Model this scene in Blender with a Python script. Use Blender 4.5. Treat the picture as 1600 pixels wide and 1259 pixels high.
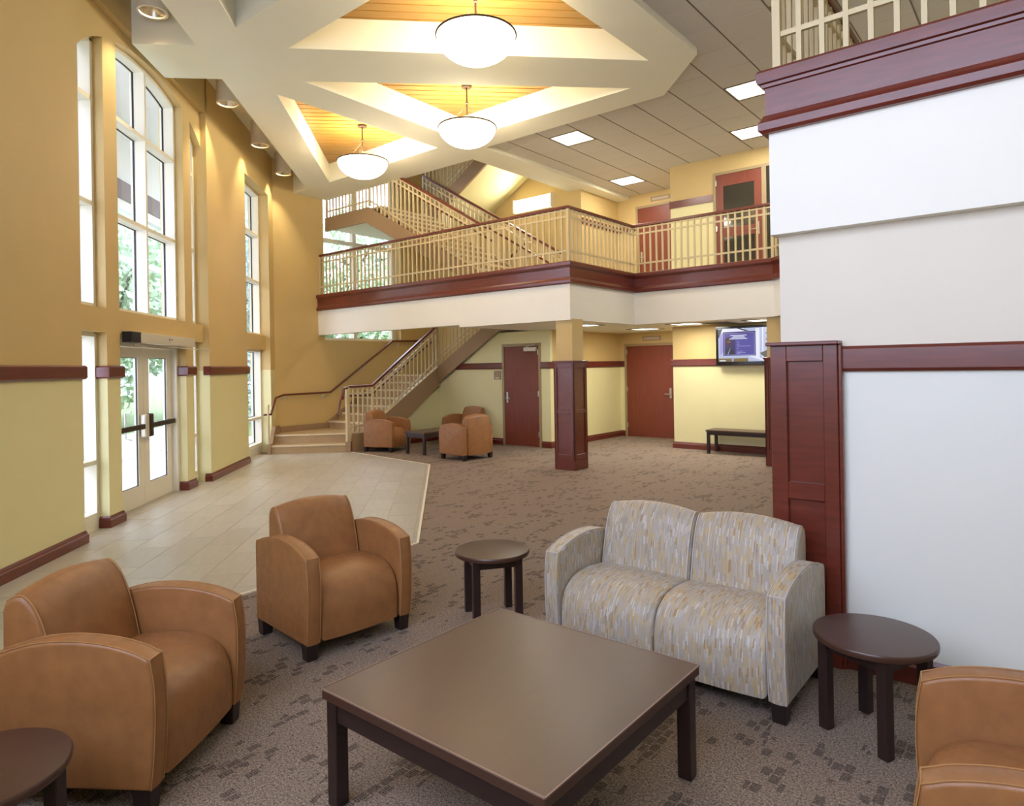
import bpy, bmesh, math, random
from mathutils import Vector, Matrix
from mathutils.geometry import tessellate_polygon
random.seed(7)
PI = math.pi
S2 = 0.5 ** 0.5
for o in list(bpy.data.objects):
    bpy.data.objects.remove(o)
SC = bpy.context.scene
COL = SC.collection

# ------------------------------------------------------------------ camera
cam_d = bpy.data.cameras.new('camera')
cam = bpy.data.objects.new('camera', cam_d)
COL.objects.link(cam)
YAW, ROLL = 0.1009, 0.0169
f = Vector((math.sin(YAW), math.cos(YAW), 0))
r0 = Vector((math.cos(YAW), -math.sin(YAW), 0))
u0 = Vector((0, 0, 1))
rr = r0 * math.cos(ROLL) - u0 * math.sin(ROLL)
uu = r0 * math.sin(ROLL) + u0 * math.cos(ROLL)
cam.matrix_world = Matrix(((rr.x, uu.x, -f.x, 0), (rr.y, uu.y, -f.y, 0), (rr.z, uu.z, -f.z, 1.6), (0, 0, 0, 1)))
cam_d.sensor_fit = 'HORIZONTAL'
cam_d.sensor_width = 36.0
cam_d.lens = 1042.63 / 1600 * 36.0
cam_d.shift_y = -(629.5 - 572.06) / 1600
cam_d.clip_start = 0.05
cam_d.clip_end = 300
SC.camera = cam

# ------------------------------------------------------------------ world, exposure, lights
SC.view_settings.view_transform = 'Standard'
SC.view_settings.look = 'None'
SC.view_settings.gamma = 1.0
SC.view_settings.use_curve_mapping = False
SC.view_settings.exposure = 0.52
world = bpy.data.worlds.new('sky')
SC.world = world
world.use_nodes = True
bg = world.node_tree.nodes['Background']
bg.inputs['Color'].default_value = (0.68, 0.75, 1.0, 1)
bg.inputs['Strength'].default_value = 5.8
SKY_P = 1.0
WARM = (1.0, 0.86, 0.64)
WARM2 = (1.0, 0.91, 0.75)
P_PEND, P_CAN, P_TROF, P_LOW, P_SCONCE = 52, 85, 20, 16, 20


def ab(a, b, z=0.0):
    return Vector(((b - a) * S2, (a + b) * S2, z))


def lamp(name, kind, loc, power, color, size=0.1, size_y=None, rot=None, parent=None, spot=None, blend=0.6, shape=None):
    d = bpy.data.lights.new(name, kind)
    d.energy = power
    d.color = color
    if kind == 'AREA':
        d.size = size
        d.shape = shape or ('RECTANGLE' if size_y else 'SQUARE')
        if size_y:
            d.size_y = size_y
    else:
        d.shadow_soft_size = size
    if kind == 'SPOT':
        d.spot_size = spot
        d.spot_blend = blend
    o = bpy.data.objects.new(name, d)
    COL.objects.link(o)
    o.location = loc
    if rot:
        o.rotation_euler = rot
    if parent:
        o.parent = parent
    return o


def portal(center, direction, w, h):
    o = lamp('sky_portal', 'AREA', center, 1, (1, 1, 1), w, h)
    o.data.cycles.is_portal = True
    d = Vector(direction).normalized()
    o.rotation_euler = (-d).to_track_quat('Z', 'Y').to_euler()
    # keep the long axis upright: build the rotation by hand
    zax = -d
    yax = Vector((0, 0, 1))
    xax = yax.cross(zax)
    o.rotation_euler = Matrix((xax, yax, zax)).transposed().to_euler()


portal((-3.80, 8.46, 2.7), (1, 0, 0), 3.5, 5.2)
portal((-3.80, 12.7, 2.6), (1, 0, 0), 1.6, 4.9)
portal(ab(12.5, 9.63, 4.6), (S2, -S2, 0), 2.2, 4.9)
portal(ab(1.2, -1.15, 3.45), (S2, S2, 0), 4.4, 3.5)


# ------------------------------------------------------------------ mesh helpers
class MB:
    def __init__(self):
        self.v, self.f, self.m, self.uv = [], [], [], {}
        self.mi = 0

    def add(self, vs, fs, uvs=None):
        n = len(self.v)
        self.v += [tuple(p) for p in vs]
        for k, q in enumerate(fs):
            if uvs:
                self.uv[len(self.f)] = uvs[k]
            self.f.append(tuple(i + n for i in q))
            self.m.append(self.mi)
        return self

    def box(self, x0, x1, y0, y1, z0, z1):
        if x0 > x1: x0, x1 = x1, x0
        if y0 > y1: y0, y1 = y1, y0
        if z0 > z1: z0, z1 = z1, z0
        return self.add([(x0, y0, z0), (x1, y0, z0), (x1, y1, z0), (x0, y1, z0), (x0, y0, z1), (x1, y0, z1), (x1, y1, z1), (x0, y1, z1)],
                        [(0, 3, 2, 1), (4, 5, 6, 7), (0, 1, 5, 4), (1, 2, 6, 5), (2, 3, 7, 6), (3, 0, 4, 7)])

    def abox(self, a0, a1, b0, b1, z0, z1):
        return self.prism([ab(a0, b0), ab(a1, b0), ab(a1, b1), ab(a0, b1)], z0, z1)

    def prism(self, poly, z0, z1):
        p = [(q[0], q[1]) for q in poly]
        if sum(p[i - 1][0] * p[i][1] - p[i][0] * p[i - 1][1] for i in range(len(p))) < 0:
            p.reverse()
        n = len(p)
        vs = [(x, y, z0) for x, y in p] + [(x, y, z1) for x, y in p]
        fs = [tuple(range(n - 1, -1, -1)), tuple(range(n, 2 * n))] + [(i, (i + 1) % n, n + (i + 1) % n, n + i) for i in range(n)]
        return self.add(vs, fs)

    def extrude(self, poly, vec):
        """poly: planar 3D polygon; extruded by vec"""
        p = [Vector(q) for q in poly]
        vec = Vector(vec)
        nrm = Vector((0, 0, 0))
        for i in range(len(p)):
            nrm += p[i - 1].cross(p[i])
        if nrm.dot(vec) < 0:
            p.reverse()
        n = len(p)
        return self.add(p + [q + vec for q in p], [tuple(range(n - 1, -1, -1)), tuple(range(n, 2 * n))] +
                        [(i, (i + 1) % n, n + (i + 1) % n, n + i) for i in range(n)])

    def bar(self, p, q, w, h, up=(0, 0, 1)):
        p, q = Vector(p), Vector(q)
        d = (q - p).normalized()
        s = d.cross(Vector(up)).normalized()
        u = s.cross(d).normalized()
        c = [s * (-w / 2) + u * (-h / 2), s * (w / 2) + u * (-h / 2), s * (w / 2) + u * (h / 2), s * (-w / 2) + u * (h / 2)]
        return self.add([p + k for k in c] + [q + k for k in c], [(0, 3, 2, 1), (4, 5, 6, 7), (0, 1, 5, 4), (1, 2, 6, 5), (2, 3, 7, 6), (3, 0, 4, 7)])

    def path_bar(self, pts, w, h):
        """rectangular bar following a 3D path of vertical section, joints mitred"""
        pts = [Vector(p) for p in pts]
        rings = []
        for i, p in enumerate(pts):
            ds = []
            if i: ds.append((p - pts[i - 1]).normalized())
            if i < len(pts) - 1: ds.append((pts[i + 1] - p).normalized())
            d = sum(ds, Vector()).normalized()
            hd = Vector((d.x, d.y, 0))
            if hd.length < 1e-4: hd = Vector((ds[0].x, ds[0].y, 0))
            s = hd.normalized().cross(Vector((0, 0, 1)))
            u = s.cross(d).normalized()
            k = 1.0
            if len(ds) == 2:
                k = 1 / max(0.5, ((1 + ds[0].dot(ds[1])) / 2) ** 0.5)
            u = u * k if abs(ds[0].z - ds[-1].z) > 1e-3 else u
            s = s * k if abs(ds[0].z - ds[-1].z) <= 1e-3 else s
            rings.append([p + s * (x * w / 2) + u * (y * h / 2) for x, y in ((-1, -1), (1, -1), (1, 1), (-1, 1))])
        n = len(self.v)
        vs = [q for r in rings for q in r]
        fs = [(0, 3, 2, 1)] if False else [(3, 2, 1, 0)]
        for i in range(len(rings) - 1):
            for k in range(4):
                fs.append((i * 4 + k, i * 4 + (k + 1) % 4, i * 4 + 4 + (k + 1) % 4, i * 4 + 4 + k))
        e = (len(rings) - 1) * 4
        fs.append((e, e + 1, e + 2, e + 3))
        return self.add(vs, fs)

    def tube(self, pts, r, n=8, closed=False):
        pts = [Vector(p) for p in pts]
        rings = []
        prev = None
        m = len(pts)
        for i, p in enumerate(pts):
            a = pts[i - 1] if (i or closed) else p
            b = pts[(i + 1) % m] if (i < m - 1 or closed) else p
            d = (b - a).normalized()
            if prev is None:
                ref = Vector((0, 0, 1)) if abs(d.z) < 0.9 else Vector((1, 0, 0))
                s = d.cross(ref).normalized()
            else:
                s = (prev - d * prev.dot(d)).normalized()
            prev = s
            t = d.cross(s)
            rings.append([p + s * (r * math.cos(2 * PI * k / n)) + t * (r * math.sin(2 * PI * k / n)) for k in range(n)])
        vs = [q for g in rings for q in g]
        fs = []
        for i in range(m if closed else m - 1):
            j = (i + 1) % m
            for k in range(n):
                fs.append((i * n + k, i * n + (k + 1) % n, j * n + (k + 1) % n, j * n + k))
        if not closed:
            fs.append(tuple(range(n - 1, -1, -1)))
            fs.append(tuple((m - 1) * n + k for k in range(n)))
        return self.add(vs, fs)

    def lathe(self, prof, n=32, c=(0, 0, 0), caps=True):
        vs, fs = [], []
        for r, z in prof:
            for k in range(n):
                a = 2 * PI * k / n
                vs.append((c[0] + r * math.cos(a), c[1] + r * math.sin(a), c[2] + z))
        for i in range(len(prof) - 1):
            for k in range(n):
                fs.append((i * n + k, i * n + (k + 1) % n, (i + 1) * n + (k + 1) % n, (i + 1) * n + k))
        if caps and prof[0][0] > 1e-4: fs.append(tuple(range(n - 1, -1, -1)))
        if caps and prof[-1][0] > 1e-4: fs.append(tuple((len(prof) - 1) * n + k for k in range(n)))
        return self.add(vs, fs)

    def sweep(self, path, prof, closed=False):
        """path: plan polyline (outward side = right of travel); prof: closed (offset, z) polygon"""
        p = [Vector((q[0], q[1])) for q in path]
        n = len(p)
        m = len(prof)
        vs = []
        for i in range(n):
            ns = []
            if i or closed:
                d = (p[i] - p[i - 1]).normalized()
                ns.append(Vector((d.y, -d.x)))
            if i < n - 1 or closed:
                d = (p[(i + 1) % n] - p[i]).normalized()
                ns.append(Vector((d.y, -d.x)))
            if len(ns) == 2:
                k = ns[0] + ns[1]
                k = k / max(0.2, k.dot(ns[0]))
            else:
                k = ns[0]
            for o, z in prof:
                vs.append((p[i].x + k.x * o, p[i].y + k.y * o, z))
        area = sum(prof[i - 1][0] * prof[i][1] - prof[i][0] * prof[i - 1][1] for i in range(m))
        fs = []
        for i in range(n if closed else n - 1):
            j = (i + 1) % n
            for k in range(m):
                q = (i * m + k, i * m + (k + 1) % m, j * m + (k + 1) % m, j * m + k)
                fs.append(q if area < 0 else q[::-1])
        if not closed:
            a = tuple(range(m))
            b = tuple((n - 1) * m + k for k in range(m))
            fs.append(a[::-1] if area < 0 else a)
            fs.append(b if area < 0 else b[::-1])
        return self.add(vs, fs)

    def build(self, name, mat, parent=None, loc=None, rz=0.0, smooth=None, bevel=0.0, seg=2):
        me = bpy.data.meshes.new(name)
        me.from_pydata(self.v, [], self.f)
        mats = mat if isinstance(mat, (list, tuple)) else [mat]
        for x in mats:
            me.materials.append(x)
        if len(mats) > 1:
            me.polygons.foreach_set('material_index', self.m)
        if self.uv:
            ul = me.uv_layers.new(name='uv')
            for pi, uvs in self.uv.items():
                for li, t in zip(me.polygons[pi].loop_indices, uvs):
                    ul.data[li].uv = t
        me.validate()
        me.update()
        if smooth:
            me.polygons.foreach_set('use_smooth', [True] * len(me.polygons))
            me.set_sharp_from_angle(angle=math.radians(smooth))
        o = bpy.data.objects.new(name, me)
        COL.objects.link(o)
        if parent: o.parent = parent
        if loc is not None: o.location = loc
        o.rotation_euler = (0, 0, rz)
        if bevel:
            b = o.modifiers.new('bevel', 'BEVEL')
            b.width = bevel
            b.segments = seg
            b.limit_method = 'ANGLE'
            b.angle_limit = math.radians(40)
        return o


def box(x0, x1, y0, y1, z0, z1):
    return MB().box(x0, x1, y0, y1, z0, z1)


def thing(name, label, cat, loc=(0, 0, 0), rz=0.0, group=None):
    o = bpy.data.objects.new(name, None)
    o.empty_display_size = 0.1
    COL.objects.link(o)
    o.location = loc
    o.rotation_euler = (0, 0, rz)
    o['label'] = label
    o['category'] = cat
    o['kind'] = 'thing'
    if group: o['group'] = group
    return o


def tag(o, label, cat, group=None, kind='thing'):
    o['label'] = label
    o['category'] = cat
    o['kind'] = kind
    if group: o['group'] = group
    return o


def struct(o):
    o['kind'] = 'structure'
    return o


def sroot(name):
    o = bpy.data.objects.new(name, None)
    o.empty_display_size = 0.1
    COL.objects.link(o)
    o['kind'] = 'structure'
    return o


def copy_tree(o, parent=None):
    c = o.copy()
    COL.objects.link(c)
    if parent: c.parent = parent
    for ch in list(o.children):
        copy_tree(ch, c)
    return c


def inst(src, loc, parent=None, rz=None):
    c = src.copy()
    COL.objects.link(c)
    c.location = loc
    if rz is not None: c.rotation_euler = (0, 0, rz)
    if parent: c.parent = parent
    return c


def clip(poly, keep):
    """Sutherland-Hodgman with half planes (nx, ny, d): keep n.p <= d"""
    for nx, ny, d in keep:
        out = []
        for i in range(len(poly)):
            a, b = poly[i - 1], poly[i]
            da, db = nx * a[0] + ny * a[1] - d, nx * b[0] + ny * b[1] - d
            if (da <= 0) != (db <= 0):
                t = da / (da - db)
                out.append((a[0] + (b[0] - a[0]) * t, a[1] + (b[1] - a[1]) * t))
            if db <= 0:
                out.append(b)
        poly = out
        if not poly: return []
    return poly


def halfplanes(poly, inset=0.0):
    p = [(q[0], q[1]) for q in poly]
    if sum(p[i - 1][0] * p[i][1] - p[i][0] * p[i - 1][1] for i in range(len(p))) < 0:
        p.reverse()
    hp = []
    for i in range(len(p)):
        a, b = p[i - 1], p[i]
        l = math.hypot(b[0] - a[0], b[1] - a[1])
        nx, ny = (b[1] - a[1]) / l, -(b[0] - a[0]) / l
        hp.append((nx, ny, nx * a[0] + ny * a[1] - inset))
    return hp


def area2(p):
    return abs(sum(p[i - 1][0] * p[i][1] - p[i][0] * p[i - 1][1] for i in range(len(p)))) / 2 if len(p) > 2 else 0


def inside(pt, poly):
    x, y = pt
    c = False
    for i in range(len(poly)):
        x1, y1 = poly[i - 1][0], poly[i - 1][1]
        x2, y2 = poly[i][0], poly[i][1]
        if (y1 > y) != (y2 > y) and x < (x2 - x1) * (y - y1) / (y2 - y1) + x1:
            c = not c
    return c


# ------------------------------------------------------------------ materials
def lin(c):
    return tuple(((x / 255) / 12.92 if x / 255 <= 0.04045 else ((x / 255 + 0.055) / 1.055) ** 2.4) for x in c) + (1,)


def mat(name, rgb, rough=0.6, var=0.06, scale=8.0, bump=0.0, bscale=200.0, spec=0.5, metal=0.0, stretch=None, coat=0.0):
    m = bpy.data.materials.new(name)
    m.use_nodes = True
    nt = m.node_tree
    b = nt.nodes['Principled BSDF']
    b.inputs['Roughness'].default_value = rough
    b.inputs['Specular IOR Level'].default_value = spec
    b.inputs['Metallic'].default_value = metal
    if coat:
        b.inputs['Coat Weight'].default_value = coat
        b.inputs['Coat Roughness'].default_value = 0.15
    c = lin(rgb)
    tc = nt.nodes.new('ShaderNodeTexCoord')
    mp = nt.nodes.new('ShaderNodeMapping')
    nt.links.new(tc.outputs['Object'], mp.inputs['Vector'])
    if stretch: mp.inputs['Scale'].default_value = stretch
    n = nt.nodes.new('ShaderNodeTexNoise')
    n.inputs['Scale'].default_value = scale
    n.inputs['Detail'].default_value = 4
    nt.links.new(mp.outputs[0], n.inputs['Vector'])
    mx = nt.nodes.new('ShaderNodeMix')
    mx.data_type = 'RGBA'
    mx.inputs[6].default_value = tuple(x * (1 - var * 2) for x in c[:3]) + (1,)
    mx.inputs[7].default_value = tuple(min(1, x * (1 + var * 2)) for x in c[:3]) + (1,)
    nt.links.new(n.outputs['Fac'], mx.inputs[0])
    nt.links.new(mx.outputs[2], b.inputs['Base Color'])
    if bump:
        n2 = nt.nodes.new('ShaderNodeTexNoise')
        n2.inputs['Scale'].default_value = bscale
        nt.links.new(tc.outputs['Object'], n2.inputs['Vector'])
        bp = nt.nodes.new('ShaderNodeBump')
        bp.inputs['Strength'].default_value = bump
        bp.inputs['Distance'].default_value = 0.002
        nt.links.new(n2.outputs['Fac'], bp.inputs['Height'])
        nt.links.new(bp.outputs[0], b.inputs['Normal'])
    return m


def emit(name, rgb, strength):
    m = bpy.data.materials.new(name)
    m.use_nodes = True
    nt = m.node_tree
    b = nt.nodes['Principled BSDF']
    b.inputs['Base Color'].default_value = lin(rgb if strength > 1 else (10, 10, 12))
    b.inputs['Emission Color'].default_value = lin(rgb)
    b.inputs['Emission Strength'].default_value = strength
    b.inputs['Roughness'].default_value = 0.4
    return m


def glass_mat(name, tint=(0.97, 0.975, 0.975), ior=1.35):
    m = bpy.data.materials.new(name)
    m.use_nodes = True
    nt = m.node_tree
    nt.nodes.clear()
    out = nt.nodes.new('ShaderNodeOutputMaterial')
    t = nt.nodes.new('ShaderNodeBsdfTransparent')
    t.inputs['Color'].default_value = tint + (1,)
    g = nt.nodes.new('ShaderNodeBsdfGlossy')
    g.inputs['Roughness'].default_value = 0.03
    fr = nt.nodes.new('ShaderNodeFresnel')
    fr.inputs['IOR'].default_value = ior
    mx = nt.nodes.new('ShaderNodeMixShader')
    geo = nt.nodes.new('ShaderNodeNewGeometry')
    front = nt.nodes.new('ShaderNodeMath')
    front.operation = 'SUBTRACT'
    front.inputs[0].default_value = 1.0
    nt.links.new(geo.outputs['Backfacing'], front.inputs[1])
    fm = nt.nodes.new('ShaderNodeMath')
    fm.operation = 'MULTIPLY'
    nt.links.new(fr.outputs[0], fm.inputs[0])
    nt.links.new(front.outputs[0], fm.inputs[1])
    nt.links.new(fm.outputs[0], mx.inputs[0])
    nt.links.new(t.outputs[0], mx.inputs[1])
    nt.links.new(g.outputs[0], mx.inputs[2])
    nt.links.new(mx.outputs[0], out.inputs['Surface'])
    return m


M = {}
M['gold'] = mat('gold_wall_paint', (206, 178, 118), 0.55, 0.015, 3, 0.15, 300)
M['cream'] = mat('cream_wall_paint', (227, 218, 164), 0.55, 0.015, 3, 0.15, 300)
M['white'] = mat('white_paint', (240, 236, 222), 0.55, 0.01, 3)
M['rwall'] = mat('pale_grey_white_paint', (232, 232, 222), 0.55, 0.012, 3, 0.2, 300)
M['rbeige'] = mat('pale_beige_paint', (226, 217, 198), 0.55, 0.012, 3, 0.15, 300)
M['soffit'] = mat('soffit_paint', (236, 231, 208), 0.85, 0.01, 3, spec=0.2)
M['frame'] = mat('window_frame_paint', (232, 226, 206), 0.4, 0.01, 3)
M['black'] = mat('black_rubber', (14, 12, 12), 0.5, 0.05)
M['mahog'] = mat('mahogany_stained_wood', (104, 43, 29), 0.3, 0.22, 5, 0, 0, 0.5, 0, (1.2, 1.2, 9), 0.25)
M['door'] = mat('reddish_veneer_door', (122, 56, 36), 0.4, 0.16, 4, 0, 0, 0.5, 0, (9, 9, 0.8))
M['dframe'] = mat('taupe_door_frame', (160, 138, 100), 0.5, 0.02)
M['rail'] = mat('beige_railing_paint', (205, 186, 142), 0.4, 0.02)
M['string'] = mat('taupe_stringer_paint', (158, 130, 96), 0.5, 0.02)
M['tread'] = mat('tan_stair_tread', (176, 148, 108), 0.55, 0.06, 20)
M['nose'] = mat('pale_tread_nosing', (214, 198, 160), 0.5, 0.03, 20)
M['dwood'] = mat('dark_espresso_wood', (46, 31, 28), 0.33, 0.2, 6, 0, 0, 0.5, 0, (1, 14, 14))
M['dtop'] = mat('brown_laminate_top', (74, 49, 38), 0.3, 0.08, 7, 0, 0, 0.5, 0, (10, 1, 10))
M['dedge'] = mat('pale_edge_band', (130, 104, 92), 0.4, 0.05)  # paler than the top, for the thin line round its edges
M['blackwood'] = mat('black_stained_wood', (38, 27, 26), 0.4, 0.15, 6)
M['steel'] = mat('brushed_steel', (190, 186, 176), 0.3, 0.03, 10, metal=0.9)
M['alu'] = mat('pale_aluminium', (214, 206, 186), 0.4, 0.03, 10, metal=0.3)
M['bronze'] = mat('dark_bronze_metal', (62, 44, 30), 0.5, 0.05, 10, metal=0.3)
M['can'] = mat('white_enamel', (226, 216, 196), 0.4, 0.01)
M['reflector'] = mat('silver_reflector', (170, 165, 155), 0.25, 0.02, metal=0.8)
M['ctile'] = mat('grey_acoustic_tile', (204, 197, 186), 0.85, 0.03, 30, 0.4, 120)
M['grid'] = mat('ceiling_grid', (120, 106, 84), 0.6, 0.02)
M['oak'] = mat('honey_oak_board', (164, 122, 56), 0.4, 0.12, 5, 0, 0, 0.5, 0, (1, 14, 6))
M['groove'] = mat('dark_board_groove', (40, 24, 10), 0.7, 0.05)
M['strip'] = mat('pale_transition_strip', (232, 222, 196), 0.4, 0.02)
M['groutm'] = mat('tan_grout', (178, 160, 128), 0.7, 0.05)
M['concrete'] = mat('pale_concrete', (214, 212, 208), 0.7, 0.03, 6)
M['extw'] = mat('exterior_white_paint', (238, 238, 238), 0.5, 0.01)
M['brownbeam'] = mat('brown_stained_beam', (104, 76, 56), 0.5, 0.1)
M['grassm'] = mat('lawn_green', (108, 128, 70), 0.9, 0.2, 12)
M['leafA'] = mat('overexposed_leaf', (184, 204, 168), 0.6, 0.25, 4)  # lightened leaf colour: the washed-out daylight glare is put into the albedo
M['leafB'] = mat('overexposed_spruce_leaf', (176, 198, 190), 0.6, 0.25, 4)  # needles paled too, overexposure painted into their colour
M['bark'] = mat('grey_bark', (92, 78, 66), 0.9, 0.2, 10)
M['sign'] = mat('taupe_sign_plate', (164, 140, 110), 0.5, 0.03)
M['signl'] = mat('pale_sign_lettering', (206, 192, 168), 0.5, 0.03)
M['glass'] = glass_mat('window_glass')
M['dglass'] = mat('smoky_door_glass', (58, 54, 44), 0.06, 0.02)
M['bowl'] = emit('glowing_alabaster_bowl', (255, 242, 212), 6.0)
M['lens'] = emit('troffer_lens', (255, 250, 232), 2.2)
M['canl'] = emit('lamp_in_can', (255, 238, 190), 4.0)
M['sconceL'] = emit('sconce_lens', (255, 246, 214), 2.5)


def leather():
    m = mat('tan_leather', (151, 102, 59), 0.38, 0.14, 14, 0.25, 260)
    nt = m.node_tree
    b = nt.nodes['Principled BSDF']
    tc = nt.nodes.new('ShaderNodeTexCoord')
    n = nt.nodes.new('ShaderNodeTexNoise')
    n.inputs['Scale'].default_value = 38
    n.inputs['Detail'].default_value = 6
    nt.links.new(tc.outputs['Object'], n.inputs['Vector'])
    rp = nt.nodes.new('ShaderNodeMapRange')
    rp.inputs[1].default_value = 0.35
    rp.inputs[2].default_value = 0.7
    rp.inputs[3].default_value = 0.36
    rp.inputs[4].default_value = 0.54
    nt.links.new(n.outputs['Fac'], rp.inputs[0])
    nt.links.new(rp.outputs[0], b.inputs['Roughness'])
    return m


M['leather'] = leather()
M['stitch'] = mat('pale_leather_stitching', (172, 126, 78), 0.5, 0.05)


def fabric():
    m = bpy.data.materials.new('dashed_upholstery')
    m.use_nodes = True
    nt = m.node_tree
    N, L = nt.nodes, nt.links
    b = N['Principled BSDF']
    b.inputs['Roughness'].default_value = 0.5
    b.inputs['Sheen Weight'].default_value = 0.1
    uv = N.new('ShaderNodeUVMap')
    sep = N.new('ShaderNodeSeparateXYZ')
    L.new(uv.outputs[0], sep.inputs[0])

    def mth(op, a, bb=None):
        k = N.new('ShaderNodeMath')
        k.operation = op
        for i, x in enumerate((a, bb)):
            if x is None: continue
            if isinstance(x, (int, float)): k.inputs[i].default_value = x
            else: L.new(x, k.inputs[i])
        return k.outputs[0]
    col = mth('FLOOR', mth('DIVIDE', sep.outputs[0], 0.0066))
    wn = N.new('ShaderNodeTexWhiteNoise')
    wn.noise_dimensions = '1D'
    L.new(col, wn.inputs['W'])
    row = mth('FLOOR', mth('ADD', mth('DIVIDE', sep.outputs[1], 0.042), mth('MULTIPLY', wn.outputs['Value'], 7.3)))
    cx = N.new('ShaderNodeCombineXYZ')
    L.new(col, cx.inputs[0])
    L.new(row, cx.inputs[1])
    w2 = N.new('ShaderNodeTexWhiteNoise')
    w2.noise_dimensions = '2D'
    L.new(cx.outputs[0], w2.inputs['Vector'])
    cr = N.new('ShaderNodeValToRGB')
    cr.color_ramp.interpolation = 'CONSTANT'
    e = cr.color_ramp.elements
    cols = [(0, (172, 160, 142)), (0.24, (168, 158, 146)), (0.44, (178, 170, 160)), (0.58, (178, 156, 118)), (0.70, (158, 146, 130)), (0.80, (188, 164, 120)), (0.89, (192, 186, 178)), (0.95, (162, 132, 98))]
    e[0].position, e[0].color = 0, lin(cols[0][1])
    e[1].position, e[1].color = cols[1][0], lin(cols[1][1])
    for p, c in cols[2:]:
        q = e.new(p)
        q.color = lin(c)
    L.new(w2.outputs['Value'], cr.inputs[0])
    L.new(cr.outputs[0], b.inputs['Base Color'])
    rg = mth('ADD', mth('MULTIPLY', w2.outputs['Value'], 0.3), 0.36)
    L.new(rg, b.inputs['Roughness'])
    return m


M['fabric'] = fabric()


def carpet():
    m = bpy.data.materials.new('brown_dashed_carpet')
    m.use_nodes = True
    nt = m.node_tree
    N, L = nt.nodes, nt.links
    b = N['Principled BSDF']
    b.inputs['Roughness'].default_value = 0.95
    b.inputs['Specular IOR Level'].default_value = 0.15
    tc = N.new('ShaderNodeTexCoord')
    mp = N.new('ShaderNodeMapping')
    mp.inputs['Rotation'].default_value = (0, 0, PI / 4)
    L.new(tc.outputs['Object'], mp.inputs['Vector'])
    sep = N.new('ShaderNodeSeparateXYZ')
    L.new(mp.outputs[0], sep.inputs[0])

    def mth(op, a, bb=None):
        k = N.new('ShaderNodeMath')
        k.operation = op
        for i, x in enumerate((a, bb)):
            if x is None: continue
            if isinstance(x, (int, float)): k.inputs[i].default_value = x
            else: L.new(x, k.inputs[i])
        return k.outputs[0]
    cx = mth('FLOOR', mth('DIVIDE', sep.outputs[0], 0.042))
    wr = N.new('ShaderNodeTexWhiteNoise')
    wr.noise_dimensions = '1D'
    cy0 = mth('DIVIDE', sep.outputs[1], 0.065)
    L.new(cx, wr.inputs['W'])
    cy = mth('FLOOR', mth('ADD', cy0, wr.outputs['Value']))
    cell = N.new('ShaderNodeCombineXYZ')
    L.new(cx, cell.inputs[0])
    L.new(cy, cell.inputs[1])
    wn = N.new('ShaderNodeTexWhiteNoise')
    wn.noise_dimensions = '2D'
    L.new(cell.outputs[0], wn.inputs['Vector'])
    big = N.new('ShaderNodeTexNoise')
    big.inputs['Scale'].default_value = 4.2
    big.inputs['Detail'].default_value = 3
    mpb = N.new('ShaderNodeMapping')
    mpb.inputs['Scale'].default_value = (1.5, .55, 1)
    L.new(mp.outputs[0], mpb.inputs['Vector'])
    L.new(mpb.outputs[0], big.inputs['Vector'])
    dark = mth('GREATER_THAN', mth('ADD', mth('MULTIPLY', wn.outputs['Value'], 0.42), mth('MULTIPLY', big.outputs['Fac'], 1.25)), 1.0)
    # row stripes of the loops
    st = mth('ADD', mth('MULTIPLY', mth('SINE', mth('MULTIPLY', sep.outputs[1], 2 * PI / 0.0095)), 0.5), 0.5)
    fine = N.new('ShaderNodeTexNoise')
    fine.inputs['Scale'].default_value = 170
    fine.inputs['Detail'].default_value = 2
    L.new(mp.outputs[0], fine.inputs['Vector'])
    hn = N.new('ShaderNodeTexNoise')
    hn.inputs['Scale'].default_value = 90
    hn.inputs['Detail'].default_value = 3
    L.new(mp.outputs[0], hn.inputs['Vector'])
    mr = N.new('ShaderNodeMapRange')
    mr.inputs[1].default_value = 0.36
    mr.inputs[2].default_value = 0.64
    L.new(mth('ADD', mth('MULTIPLY', fine.outputs['Fac'], 0.6), mth('MULTIPLY', hn.outputs['Fac'], 0.4)), mr.inputs[0])
    mx = N.new('ShaderNodeMix')
    mx.data_type = 'RGBA'
    mx.inputs[6].default_value = lin((76, 65, 60))
    mx.inputs[7].default_value = lin((172, 152, 133))
    L.new(mr.outputs[0], mx.inputs[0])
    fx = mth('FRACT', mth('DIVIDE', sep.outputs[0], 0.042))
    fy = mth('FRACT', mth('ADD', cy0, wr.outputs['Value']))
    gap = mth('MULTIPLY', mth('GREATER_THAN', fx, .16), mth('GREATER_THAN', fy, .14))
    dark = mth('MULTIPLY', dark, gap)
    dm = mth('MULTIPLY', dark, mth('ADD', mth('MULTIPLY', st, 0.5), 0.25))
    mx2 = N.new('ShaderNodeMix')
    mx2.data_type = 'RGBA'
    mx2.inputs[7].default_value = lin((48, 40, 38))
    L.new(mx.outputs[2], mx2.inputs[6])
    L.new(dm, mx2.inputs[0])
    L.new(mx2.outputs[2], b.inputs['Base Color'])
    bp = N.new('ShaderNodeBump')
    bp.inputs['Strength'].default_value = 0.5
    bp.inputs['Distance'].default_value = 0.004
    L.new(mth('ADD', fine.outputs['Fac'], mth('MULTIPLY', st, 0.3)), bp.inputs['Height'])
    L.new(bp.outputs[0], b.inputs['Normal'])
    return m


M['carpet'] = carpet()


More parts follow.
